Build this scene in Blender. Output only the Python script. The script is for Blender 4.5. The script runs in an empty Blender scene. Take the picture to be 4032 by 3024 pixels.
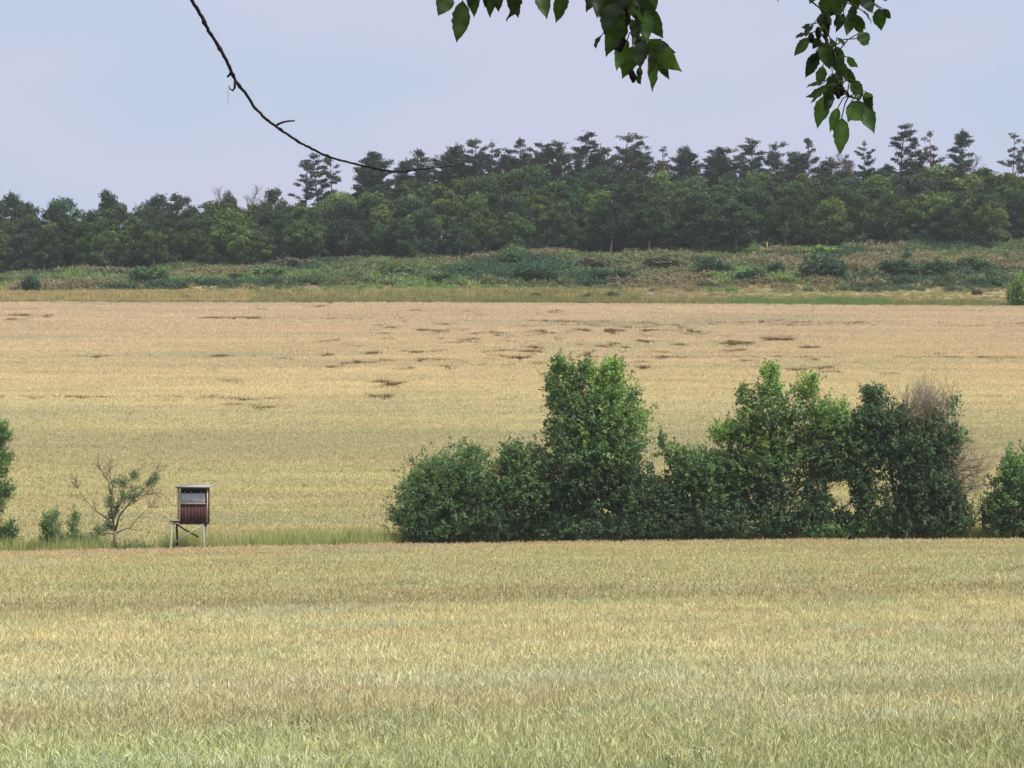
import bpy, math, random
import numpy as np
from mathutils import Vector, Matrix, Euler

SC = bpy.context.scene
COL = SC.collection
R = math.radians

# ------------------------------------------------------------------ camera, sky, sun, exposure
F = 11433.0                 # focal length in photograph pixels (4032 wide)
HC = 3.2                    # eye height
PIT = math.atan((1944 - 1512) / F)
cam_d = bpy.data.cameras.new('camera')
cam = bpy.data.objects.new('camera', cam_d)
COL.objects.link(cam)
cam_d.sensor_width = 36.0
cam_d.lens = 36.0 * F / 4032.0
cam_d.clip_start = 0.1
cam_d.clip_end = 12000.0
cam.location = (0, 0, HC)
cam.rotation_euler = (R(90) + PIT, 0, 0)
SC.camera = cam

SUN_EL, SUN_AZ = R(56), R(128)      # azimuth clockwise from +Y (the way the camera looks)
world = bpy.data.worlds.new('World')
SC.world = world
world.use_nodes = True
nt = world.node_tree
nt.nodes.clear()
wo = nt.nodes.new('ShaderNodeOutputWorld')
bg = nt.nodes.new('ShaderNodeBackground')
sky = nt.nodes.new('ShaderNodeTexSky')
sky.sky_type = 'NISHITA'
sky.sun_disc = False
sky.sun_elevation = SUN_EL
sky.sun_rotation = SUN_AZ
sky.air_density = 1.3
sky.dust_density = 3.0
tc = nt.nodes.new('ShaderNodeTexCoord')
mp = nt.nodes.new('ShaderNodeMapping')
mp.inputs['Scale'].default_value = (4.0, 4.0, 9.0)
mp.inputs['Location'].default_value = (1.3, 0.4, 0.2)
nz = nt.nodes.new('ShaderNodeTexNoise')
nz.inputs['Scale'].default_value = 2.2
nz.inputs['Detail'].default_value = 4.0
nz.inputs['Roughness'].default_value = 0.45
cr = nt.nodes.new('ShaderNodeValToRGB')
cr.color_ramp.elements[0].position = 0.40
cr.color_ramp.elements[0].color = (5.6, 6.45, 8.35, 1)
cr.color_ramp.elements[1].position = 0.60
cr.color_ramp.elements[1].color = (6.3, 6.55, 8.45, 1)
mx = nt.nodes.new('ShaderNodeMix')
mx.data_type = 'RGBA'
mx.inputs[0].default_value = 0.86        # thin overcast veil over the blue sky
nt.links.new(tc.outputs['Generated'], mp.inputs['Vector'])
nt.links.new(mp.outputs['Vector'], nz.inputs['Vector'])
nt.links.new(nz.outputs['Fac'], cr.inputs['Fac'])
nt.links.new(sky.outputs['Color'], mx.inputs[6])
nt.links.new(cr.outputs['Color'], mx.inputs[7])
nt.links.new(mx.outputs[2], bg.inputs['Color'])
bg.inputs['Strength'].default_value = 0.0616
nt.links.new(bg.outputs['Background'], wo.inputs['Surface'])

sun_d = bpy.data.lights.new('sun', 'SUN')
sun_d.energy = 3.0
sun_d.angle = R(12)
sun_d.color = (1.0, 0.96, 0.90)
sun = bpy.data.objects.new('sun', sun_d)
COL.objects.link(sun)
sdir = Vector((math.sin(SUN_AZ) * math.cos(SUN_EL), math.cos(SUN_AZ) * math.cos(SUN_EL), math.sin(SUN_EL)))
sun.rotation_euler = sdir.to_track_quat('Z', 'Y').to_euler()

SC.view_settings.view_transform = 'Standard'
SC.view_settings.look = 'None'
SC.view_settings.gamma = 1.0
SC.view_settings.exposure = 0.7
SC.view_settings.use_curve_mapping = False
SC.render.engine = 'CYCLES'
SC.cycles.use_denoising = True
SC.cycles.max_bounces = 6
SC.cycles.diffuse_bounces = 3
SC.cycles.transmission_bounces = 4
SC.cycles.volume_bounces = 1
SC.cycles.volume_step_rate = 4.0

# ------------------------------------------------------------------ small helpers
def lin(r, g, b, k=1.0):
    def f(v):
        v = v / 255.0
        return v / 12.92 if v <= 0.04045 else ((v + 0.055) / 1.055) ** 2.4
    return np.array([f(r) * k, f(g) * k, f(b) * k])

CP, SP = math.cos(PIT), math.sin(PIT)

def P(px, py, Y):
    """the place seen at photograph pixel (px, py) at ground distance Y"""
    dx = px - 2016.0
    dy = 1512.0 - py
    d = np.array([dx, F * CP - dy * SP, F * SP + dy * CP])
    return np.array([0, 0, HC]) + d * (Y / d[1])

# terrain: rows of (distance, left, middle, right height, half width the three refer to)
KN = np.array([
    (-3000, 1.6, 1.6, 1.6, 200), (-40, 1.6, 1.6, 1.6, 30), (2, 1.6, 1.6, 1.6, 10), (10, 1.1, 1.1, 1.1, 6), (20, 0.0, 0.02, 0.04, 5), (35, -0.06, 0.02, 0.09, 8),
    (60, -0.16, 0.03, 0.16, 11), (90, -0.24, 0.05, 0.21, 16), (130, -0.30, 0.10, 0.30, 24), (141, 0.05, 0.3, 0.45, 26),
    (160, 1.85, 2.0, 2.0, 29), (200, 6.4, 6.4, 6.4, 36), (250, 12.9, 12.9, 12.9, 45), (300, 19.9, 19.9, 19.6, 54),
    (330, 24.1, 24.0, 23.6, 60), (333, 24.4, 24.4, 24.0, 60), (345, 26.6, 26.9, 26.6, 62), (348, 27.0, 27.25, 27.1, 62),
    (366, 29.6, 31.0, 31.6, 66), (385, 31.6, 34.4, 36.0, 69), (450, 38.5, 42.5, 45.0, 80), (480, 41.5, 45.5, 47.5, 86), (520, 40.5, 45.5, 48.0, 95), (900, 34, 36, 37, 160),
    (3000, 20, 20, 20, 500), (9000, 20, 20, 20, 1500)])

def G(x, y):
    x = np.asarray(x, float); y = np.asarray(y, float)
    l = np.interp(y, KN[:, 0], KN[:, 1]); m = np.interp(y, KN[:, 0], KN[:, 2]); r = np.interp(y, KN[:, 0], KN[:, 3])
    w = np.interp(y, KN[:, 0], KN[:, 4])
    u = np.clip(x / w, -1.25, 1.25)
    return np.where(u < 0, m + (m - l) * u, m + (r - m) * u)

def place(px, Y):
    x = (px - 2016.0) / F * Y
    return np.array([x, Y, float(G(x, Y))])

def solveY(px, py, top, y0, y1):
    """distance at which the line of sight meets the surface `top` above the ground"""
    ys = np.linspace(y0, y1, 4000)
    e = (G((px - 2016.0) / F * ys, ys) + top - HC) / ys
    want = (P(px, py, 100.0)[2] - HC) / 100.0
    return float(ys[np.argmin(np.abs(e - want))])

# cheap smooth noise on the ground plane for numpy
_rs = np.random.RandomState(7)
_tab = _rs.rand(256, 256)
def vnoise(x, y):
    xi = np.floor(x).astype(int); yi = np.floor(y).astype(int)
    fx = x - xi; fy = y - yi
    fx = fx * fx * (3 - 2 * fx); fy = fy * fy * (3 - 2 * fy)
    a = _tab[xi % 256, yi % 256]; b = _tab[(xi + 1) % 256, yi % 256]
    c = _tab[xi % 256, (yi + 1) % 256]; d = _tab[(xi + 1) % 256, (yi + 1) % 256]
    return (a * (1 - fx) + b * fx) * (1 - fy) + (c * (1 - fx) + d * fx) * fy
def fbm(x, y, o=3):
    s = 0; a = 0.5; t = 0
    for i in range(o):
        s = s + a * vnoise(x * 2 ** i + 17 * i, y * 2 ** i + 5 * i); t += a; a *= 0.5
    return s / t

class Geo:
    def __init__(self):
        self.V = []; self.Fc = []; self.C = []; self.n = 0
    def add(self, v, faces, c):
        v = np.asarray(v, float).reshape(-1, 3)
        c = np.asarray(c, float)
        if c.ndim == 1:
            c = np.tile(c, (len(v), 1))
        self.V.append(v); self.C.append(c)
        for f in faces:
            if len(f):
                self.Fc.append(np.asarray(f, int) + self.n)
        self.n += len(v)
    def tube(self, pts, rad, sides=5, c=(1, 1, 1), cap=True):
        pts = np.asarray(pts, float); k = len(pts)
        rad = np.broadcast_to(np.asarray(rad, float), (k,))
        tan = np.gradient(pts, axis=0)
        tan /= np.linalg.norm(tan, axis=1)[:, None] + 1e-9
        ref = np.array([0.31, 0.12, 0.94]) if abs(tan[0][2]) < 0.8 else np.array([0.9, 0.3, 0.1])
        a = np.cross(tan, ref); a /= np.linalg.norm(a, axis=1)[:, None] + 1e-9
        b = np.cross(tan, a)
        th = np.linspace(0, 2 * math.pi, sides, endpoint=False)
        v = pts[:, None, :] + rad[:, None, None] * (a[:, None, :] * np.cos(th)[None, :, None] + b[:, None, :] * np.sin(th)[None, :, None])
        v = v.reshape(-1, 3)
        i = np.arange(k - 1)[:, None] * sides; j = np.arange(sides)[None, :]; j2 = (j + 1) % sides
        q = np.stack([i + j, i + j2, i + sides + j2, i + sides + j], -1).reshape(-1, 4)
        fs = [q]
        if cap:
            fs += [np.arange(sides)[None, ::-1], np.arange((k - 1) * sides, k * sides)[None, :]]
        self.add(v, fs, c)
    def box(self, o, ax, ay, az, c=(1, 1, 1)):
        """box from corner o spanned by three edge vectors"""
        o, ax, ay, az = (np.asarray(t, float) for t in (o, ax, ay, az))
        v = [o, o + ax, o + ax + ay, o + ay, o + az, o + ax + az, o + ax + ay + az, o + ay + az]
        f = np.array([(0, 3, 2, 1), (4, 5, 6, 7), (0, 1, 5, 4), (1, 2, 6, 5), (2, 3, 7, 6), (3, 0, 4, 7)])
        self.add(v, [f], c)
    def bar(self, a, b, w, d, c=(1, 1, 1)):
        """squared timber from a to b"""
        a = np.asarray(a, float); b = np.asarray(b, float)
        t = b - a
        s = np.cross(t, [0, 1, 0]); s /= np.linalg.norm(s) + 1e-9
        u = np.cross(s, t); u /= np.linalg.norm(u) + 1e-9
        self.box(a - s * w / 2 - u * d / 2, s * w, u * d, t, c)
    def leaves(self, ctr, axis, nrm, ln, wd, col):
        ctr = np.asarray(ctr, float)
        axis = axis / (np.linalg.norm(axis, axis=1)[:, None] + 1e-9)
        side = np.cross(axis, nrm); side /= np.linalg.norm(side, axis=1)[:, None] + 1e-9
        up = np.cross(side, axis)
        ln = np.broadcast_to(np.asarray(ln, float), (len(ctr),))[:, None]; wd = np.broadcast_to(np.asarray(wd, float), (len(ctr),))[:, None]
        v = np.stack([ctr - axis * ln * .5, ctr - axis * ln * .08 + side * wd * .5 + up * ln * .08, ctr + axis * ln * .5,
                      ctr - axis * ln * .08 - side * wd * .5 + up * ln * .08], 1).reshape(-1, 3)
        n = len(ctr)
        q = np.arange(4 * n).reshape(n, 4)
        self.add(v, [q], np.repeat(col, 4, axis=0))
    def mesh(self, name, mat, smooth=False):
        me = bpy.data.meshes.new(name)
        V = np.concatenate(self.V); C = np.concatenate(self.C)
        me.vertices.add(len(V)); me.vertices.foreach_set('co', V.ravel())
        tot = np.concatenate([np.full(len(f), f.shape[1]) for f in self.Fc])
        li = np.concatenate([f.ravel() for f in self.Fc])
        me.loops.add(len(li)); me.loops.foreach_set('vertex_index', li)
        me.polygons.add(len(tot))
        me.polygons.foreach_set('loop_start', np.concatenate([[0], np.cumsum(tot)[:-1]]))
        if smooth:
            me.polygons.foreach_set('use_smooth', np.ones(len(tot), bool))
        at = me.color_attributes.new('Col', 'FLOAT_COLOR', 'POINT')
        at.data.foreach_set('color', np.concatenate([C, np.ones((len(C), 1))], 1).ravel())
        me.update(calc_edges=True)
        me.materials.append(mat)
        return me
    def obj(self, name, mat, parent=None, smooth=False):
        o = bpy.data.objects.new(name, self.mesh(name, mat, smooth))
        COL.objects.link(o)
        if parent is not None:
            o.parent = parent
        return o

def tag(o, label=None, cat=None, group=None, kind=None):
    if label: o['label'] = label
    if cat: o['category'] = cat
    if group: o['group'] = group
    if kind: o['kind'] = kind
    return o

def thing(name, loc, label, cat, group=None, rz=0.0, scale=None):
    o = bpy.data.objects.new(name, None)
    o.empty_display_size = 0.2
    COL.objects.link(o)
    o.location = loc
    o.rotation_euler = (0, 0, rz)
    if scale is not None:
        o.scale = scale
    return tag(o, label, cat, group)

# ------------------------------------------------------------------ materials
def new_mat(name):
    m = bpy.data.materials.new(name); m.use_nodes = True
    m.node_tree.nodes.clear()
    return m, m.node_tree, m.node_tree.nodes, m.node_tree.links

def N(nodes, t, **kw):
    n = nodes.new(t)
    for k, v in kw.items():
        if hasattr(n, k): setattr(n, k, v)
        else: n.inputs[k].default_value = v
    return n

def mixc(nodes, links, mode, fac, a, b):
    m = nodes.new('ShaderNodeMix'); m.data_type = 'RGBA'; m.blend_type = mode
    for s, v in ((0, fac), (6, a), (7, b)):
        if hasattr(v, 'is_output'): links.new(v, m.inputs[s])
        elif s == 0: m.inputs[0].default_value = v
        else: m.inputs[s].default_value = tuple(v)[:3] + (1,)
    return m.outputs[2]

def foliage_mat(name, trans=0.35, rough=0.6, spec=0.25, tint=(1, 1, 1)):
    m, t, n, l = new_mat(name)
    out = N(n, 'ShaderNodeOutputMaterial')
    at = N(n, 'ShaderNodeAttribute', attribute_name='Col')
    oi = N(n, 'ShaderNodeObjectInfo')
    c = mixc(n, l, 'MULTIPLY', 1.0, at.outputs['Color'], oi.outputs['Color'])
    c = mixc(n, l, 'MULTIPLY', 1.0, c, tint)
    p = N(n, 'ShaderNodeBsdfPrincipled')
    p.inputs['Roughness'].default_value = rough
    p.inputs['Specular IOR Level'].default_value = spec
    l.new(c, p.inputs['Base Color'])
    tr = N(n, 'ShaderNodeBsdfTranslucent')
    c2 = mixc(n, l, 'MULTIPLY', 1.0, c, (1.25, 1.25, 0.7))
    l.new(c2, tr.inputs['Color'])
    ms = N(n, 'ShaderNodeMixShader'); ms.inputs[0].default_value = trans
    l.new(p.outputs[0], ms.inputs[1]); l.new(tr.outputs[0], ms.inputs[2])
    l.new(ms.outputs[0], out.inputs['Surface'])
    return m

def solid_mat(name, rough=0.85, noise=8.0, amt=0.35, spec=0.2, stretch=(1, 1, 1)):
    m, t, n, l = new_mat(name)
    out = N(n, 'ShaderNodeOutputMaterial')
    at = N(n, 'ShaderNodeAttribute', attribute_name='Col')
    tcn = N(n, 'ShaderNodeTexCoord')
    mpn = N(n, 'ShaderNodeMapping'); mpn.inputs['Scale'].default_value = stretch
    l.new(tcn.outputs['Object'], mpn.inputs['Vector'])
    nz_ = N(n, 'ShaderNodeTexNoise'); nz_.inputs['Scale'].default_value = noise; nz_.inputs['Detail'].default_value = 6
    l.new(mpn.outputs[0], nz_.inputs['Vector'])
    rmp = N(n, 'ShaderNodeMapRange'); rmp.inputs[1].default_value = 0.25; rmp.inputs[2].default_value = 0.75
    rmp.inputs[3].default_value = 1 - amt; rmp.inputs[4].default_value = 1 + amt * 0.7
    l.new(nz_.outputs['Fac'], rmp.inputs[0])
    vm = N(n, 'ShaderNodeVectorMath', operation='SCALE')
    oi = N(n, 'ShaderNodeObjectInfo')
    cc = mixc(n, l, 'MULTIPLY', 1.0, at.outputs['Color'], oi.outputs['Color'])
    l.new(cc, vm.inputs[0]); l.new(rmp.outputs[0], vm.inputs['Scale'])
    p = N(n, 'ShaderNodeBsdfPrincipled')
    p.inputs['Roughness'].default_value = rough; p.inputs['Specular IOR Level'].default_value = spec
    l.new(vm.outputs[0], p.inputs['Base Color'])
    bp = N(n, 'ShaderNodeBump'); bp.inputs['Strength'].default_value = 0.4; bp.inputs['Distance'].default_value = 0.01
    l.new(nz_.outputs['Fac'], bp.inputs['Height']); l.new(bp.outputs[0], p.inputs['Normal'])
    l.new(p.outputs[0], out.inputs['Surface'])
    return m

def field_mat(name, stops, gain, y0, y1, rot=0.07, patch=None, sc=(0.05, 0.5), trans=0.3, lum=0.2, plain=False):
    """crop colour by drill band (world position), patchy ripeness, and the stalk's own tone in Col (R brightness, G ear/stem)"""
    m, t, n, l = new_mat(name)
    out = N(n, 'ShaderNodeOutputMaterial')
    geo = N(n, 'ShaderNodeNewGeometry')
    sp = N(n, 'ShaderNodeSeparateXYZ'); l.new(geo.outputs['Position'], sp.inputs[0])
    m1 = N(n, 'ShaderNodeMapping'); m1.inputs['Scale'].default_value = (sc[0], sc[1], 0.0); m1.inputs['Rotation'].default_value = (0, 0, -rot)
    l.new(geo.outputs['Position'], m1.inputs['Vector'])
    n1 = N(n, 'ShaderNodeTexNoise'); n1.inputs['Scale'].default_value = 1.0; n1.inputs['Detail'].default_value = 5; n1.inputs['Roughness'].default_value = 0.6
    l.new(m1.outputs[0], n1.inputs['Vector'])
    m2 = N(n, 'ShaderNodeMapping'); m2.inputs['Scale'].default_value = (0.09, 0.12, 0.0)
    l.new(geo.outputs['Position'], m2.inputs['Vector'])
    n2 = N(n, 'ShaderNodeTexNoise'); n2.inputs['Scale'].default_value = 1.0; n2.inputs['Detail'].default_value = 3
    l.new(m2.outputs[0], n2.inputs['Vector'])
    yr = N(n, 'ShaderNodeMath', operation='MULTIPLY_ADD'); yr.inputs[1].default_value = -rot
    l.new(sp.outputs['X'], yr.inputs[0]); l.new(sp.outputs['Y'], yr.inputs[2])
    wob = N(n, 'ShaderNodeMath', operation='MULTIPLY_ADD'); wob.inputs[1].default_value = (y1 - y0) * 0.06
    l.new(n2.outputs['Fac'], wob.inputs[0]); l.new(yr.outputs[0], wob.inputs[2])
    mr = N(n, 'ShaderNodeMapRange'); mr.inputs[1].default_value = y0 + (y1 - y0) * .03; mr.inputs[2].default_value = y1 + (y1 - y0) * .03
    l.new(wob.outputs[0], mr.inputs[0])
    ramp = N(n, 'ShaderNodeValToRGB')
    els = ramp.color_ramp.elements
    while len(els) < len(stops): els.new(0.5)
    for e, (yy, c) in zip(els, stops):
        e.position = (yy - y0) / (y1 - y0); e.color = tuple(np.clip(lin(*c) * gain, 0, .86)) + (1,)
    l.new(mr.outputs[0], ramp.inputs[0])
    c = ramp.outputs['Color']
    # streaks
    r1 = N(n, 'ShaderNodeMapRange'); r1.inputs[1].default_value = 0.3; r1.inputs[2].default_value = 0.7
    r1.inputs[3].default_value = 1 - lum; r1.inputs[4].default_value = 1 + lum
    l.new(n1.outputs['Fac'], r1.inputs[0])
    vm = N(n, 'ShaderNodeVectorMath', operation='SCALE'); l.new(c, vm.inputs[0]); l.new(r1.outputs[0], vm.inputs['Scale'])
    c = vm.outputs[0]
    for (pc, psc, lo, hi, k, off) in (patch or []):
        m3 = N(n, 'ShaderNodeMapping'); m3.inputs['Scale'].default_value = (psc[0], psc[1], 0.0); m3.inputs['Location'].default_value = (off, off * 1.7, 0)
        l.new(geo.outputs['Position'], m3.inputs['Vector'])
        n3 = N(n, 'ShaderNodeTexNoise'); n3.inputs['Scale'].default_value = 1.0; n3.inputs['Detail'].default_value = 4
        l.new(m3.outputs[0], n3.inputs['Vector'])
        r3 = N(n, 'ShaderNodeMapRange'); r3.inputs[1].default_value = lo; r3.inputs[2].default_value = hi; r3.inputs[4].default_value = k
        l.new(n3.outputs['Fac'], r3.inputs[0])
        c = mixc(n, l, 'MIX', r3.outputs[0], c, np.clip(lin(*pc) * gain, 0, .86))
    if not plain:
        at = N(n, 'ShaderNodeAttribute', attribute_name='Col')
        s2 = N(n, 'ShaderNodeSeparateColor'); l.new(at.outputs['Color'], s2.inputs[0])
        stem = mixc(n, l, 'MULTIPLY', 1.0, c, (0.74, 0.78, 0.62))
        c = mixc(n, l, 'MIX', s2.outputs['Green'], stem, c)
        v2 = N(n, 'ShaderNodeVectorMath', operation='SCALE'); l.new(c, v2.inputs[0]); l.new(s2.outputs['Red'], v2.inputs['Scale'])
        c = v2.outputs[0]
    p = N(n, 'ShaderNodeBsdfPrincipled'); p.inputs['Roughness'].default_value = 0.75; p.inputs['Specular IOR Level'].default_value = 0.15
    l.new(c, p.inputs['Base Color'])
    tr = N(n, 'ShaderNodeBsdfTranslucent'); l.new(c, tr.inputs['Color'])
    ms = N(n, 'ShaderNodeMixShader'); ms.inputs[0].default_value = trans
    l.new(p.outputs[0], ms.inputs[1]); l.new(tr.outputs[0], ms.inputs[2])
    l.new(ms.outputs[0], out.inputs['Surface'])
    return m

M_BARK = solid_mat('bark', 0.9, 6.0, 0.4, 0.1, (1, 1, 0.35))
M_TWIG = solid_mat('dry_twig', 0.9, 60.0, 0.3, 0.1)
M_WOOD = solid_mat('weathered_wood', 0.8, 14.0, 0.3, 0.15, (1, 1, 0.15))
M_PAINT = solid_mat('old_red_paint', 0.8, 11.0, 0.35, 0.15, (1.0, 1.0, 0.3))
M_FELT = solid_mat('roof_felt', 0.75, 9.0, 0.2, 0.2)
M_LEAF = foliage_mat('hedge_leaf')
M_WOODLEAF = foliage_mat('wood_leaf', 0.25, 0.7, 0.15)
M_NEEDLE = foliage_mat('pine_needle', 0.1, 0.7, 0.15)
M_NEARLEAF = foliage_mat('overhanging_leaf', 0.55, 0.5, 0.3)
M_HERB = foliage_mat('herb_leaf', 0.35, 0.7, 0.15)

GAIN = np.array([1.30, 1.45, 1.82])
GFAR = np.array([1.34, 1.48, 1.74])
front_stops = [(20, (168, 165, 104)), (27, (175, 167, 110)), (29.5, (182, 168, 113)), (31.5, (180, 162, 111)), (33.5, (184, 168, 116)), (36, (190, 178, 128)),
               (39, (192, 176, 124)), (45, (194, 175, 120)), (58, (197, 178, 121)), (61.5, (178, 160, 106)), (68, (180, 161, 107)), (70.5, (190, 171, 115)), (75, (188, 172, 114)),
               (100, (188, 171, 112)), (122, (192, 170, 112)), (131, (200, 166, 118))]
M_FRONT = field_mat('front_crop', front_stops, GAIN, 20, 140, 0.19,
                    [((160, 166, 112), (0.22, 0.5), 0.52, 0.68, 0.6, 3.1), ((184, 140, 100), (0.16, 0.5), 0.58, 0.72, 0.5, 9.0), ((196, 194, 158), (0.10, 0.45), 0.58, 0.72, 0.55, 21.0)], (0.06, 0.55))
far_stops = [(141, (190, 172, 118)), (165, (192, 175, 121)), (173, (198, 181, 126)), (182, (188, 170, 120)), (195, (186, 170, 122)), (203, (190, 172, 124)), (208, (202, 184, 131)),
             (215, (197, 179, 131)), (225, (210, 188, 137)), (250, (208, 184, 136)), (270, (206, 181, 136)), (300, (205, 179, 138)), (331, (204, 178, 138))]
M_FAR = field_mat('far_crop', far_stops, GFAR, 141, 345, 0.0,
                  [((176, 166, 126), (0.02, 0.10), 0.54, 0.72, 0.6, 3.1), ((200, 170, 136), (0.02, 0.15), 0.58, 0.72, 0.45, 9.0), ((172, 158, 118), (0.05, 0.30), 0.60, 0.70, 0.4, 33.0)], (0.03, 0.30), 0.3, 0.10)
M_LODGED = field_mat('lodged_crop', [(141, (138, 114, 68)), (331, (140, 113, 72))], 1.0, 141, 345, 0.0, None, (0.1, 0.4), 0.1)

# ------------------------------------------------------------------ ground sheet
def band(y, a, b, s=1.0):
    return np.clip((y - a) / s, 0, 1) * np.clip((b - y) / s, 0, 1)

xs = np.concatenate([[-9000, -4000, -1500, -600, -300, -200], np.arange(-150, 150.1, 1.0), [200, 300, 600, 1500, 4000, 9000]])
ys = np.concatenate([[-3000, -800, -200, -60], np.arange(-20, 330, 2.0), np.arange(330, 392, 0.6), np.arange(392, 520, 3), [560, 640, 800, 1100, 1600, 2500, 4000, 9000]])
X, Yg = np.meshgrid(xs, ys)
Z = G(X, Yg) + 0.0
inb = band(Yg, 349, 392, 4) * (np.abs(X) < 200)
Z = Z + inb * (fbm(X * .16, Yg * .22) - .5) * 1.6
soil, verge, straw = lin(120, 102, 72), lin(98, 106, 66), lin(176, 152, 106)
C = np.zeros(X.shape + (3,)) + soil
def blend(C, mask, col):
    return C * (1 - mask[..., None]) + np.asarray(col) * mask[..., None]
C = blend(C, np.clip((19 - Yg) / 3, 0, 1), verge)
C = blend(C, band(Yg, 131, 141, 1.5), lin(140, 132, 88))
n_a, n_b = fbm(X * .09, Yg * .16), fbm(X * .05 + 40, Yg * .2 + 9)
bank = np.clip((Yg - 331) / 2, 0, 1)
C = blend(C, bank, lin(150, 138, 98))
C = blend(C, bank * np.clip((n_a - .36) * 6, 0, 1), lin(100, 110, 74))
C = blend(C, bank * np.clip((n_b - .58) * 8, 0, 1), lin(128, 112, 100))
C = blend(C, band(Yg, 345, 348.4, .8) * np.clip((X - 16) / 8, 0, 1), lin(146, 138, 106))
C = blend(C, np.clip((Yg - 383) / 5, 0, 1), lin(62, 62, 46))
g = Geo()
nr, nc = X.shape
idx = np.arange(nr * nc).reshape(nr, nc)
q = np.stack([idx[:-1, :-1], idx[:-1, 1:], idx[1:, 1:], idx[1:, :-1]], -1).reshape(-1, 4)
g.add(np.stack([X, Yg, Z], -1), [q], C.reshape(-1, 3))
M_GROUND = solid_mat('earth', 0.95, 0.9, 0.3, 0.05)
tag(g.obj('ground', M_GROUND, None, True), 'gently rolling farmland rising to a wooded hill', kind='structure')

# ------------------------------------------------------------------ scatter of uncountable growth (stuff)
def scatter(name, pts, yaw, tilt, scl, which, protos, label, cat):
    coll = bpy.data.collections.new(name + '_kinds')
    for o in protos: coll.objects.link(o)
    me = bpy.data.meshes.new(name)
    n = len(pts)
    me.vertices.add(n); me.vertices.foreach_set('co', np.asarray(pts, float).ravel())
    a = me.attributes.new('rot', 'FLOAT_VECTOR', 'POINT')
    a.data.foreach_set('vector', np.stack([tilt[:, 0], tilt[:, 1], yaw], 1).ravel())
    a = me.attributes.new('scl', 'FLOAT_VECTOR', 'POINT'); a.data.foreach_set('vector', np.asarray(scl, float).ravel())
    a = me.attributes.new('kindex', 'INT', 'POINT'); a.data.foreach_set('value', np.asarray(which, np.int32))
    ng = bpy.data.node_groups.new(name, 'GeometryNodeTree')
    ng.interface.new_socket('Geometry', in_out='INPUT', socket_type='NodeSocketGeometry')
    ng.interface.new_socket('Geometry', in_out='OUTPUT', socket_type='NodeSocketGeometry')
    nn = ng.nodes
    gi, go = nn.new('NodeGroupInput'), nn.new('NodeGroupOutput')
    ci = nn.new('GeometryNodeCollectionInfo'); ci.inputs['Collection'].default_value = coll
    ci.inputs['Separate Children'].default_value = True; ci.inputs['Reset Children'].default_value = True
    ip = nn.new('GeometryNodeInstanceOnPoints'); ip.inputs['Pick Instance'].default_value = True
    def att(nm, ty):
        k = nn.new('GeometryNodeInputNamedAttribute'); k.data_type = ty; k.inputs['Name'].default_value = nm
        return [s for s in k.outputs if s.enabled and s.name == 'Attribute'][0]
    e2r = nn.new('FunctionNodeEulerToRotation')
    ng.links.new(att('rot', 'FLOAT_VECTOR'), e2r.inputs[0])
    ng.links.new(gi.outputs[0], ip.inputs['Points'])
    ng.links.new(ci.outputs[0], ip.inputs['Instance'])
    ng.links.new(att('kindex', 'INT'), ip.inputs['Instance Index'])
    ng.links.new(e2r.outputs[0], ip.inputs['Rotation'])
    ng.links.new(att('scl', 'FLOAT_VECTOR'), ip.inputs['Scale'])
    ng.links.new(ip.outputs[0], go.inputs[0])
    o = bpy.data.objects.new(name, me); COL.objects.link(o)
    md = o.modifiers.new('growth', 'NODES'); md.node_group = ng
    return tag(o, label, cat, kind='stuff')

def proto(name, geo, mat):
    o = bpy.data.objects.new(name, geo.mesh(name, mat))
    return o

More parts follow.
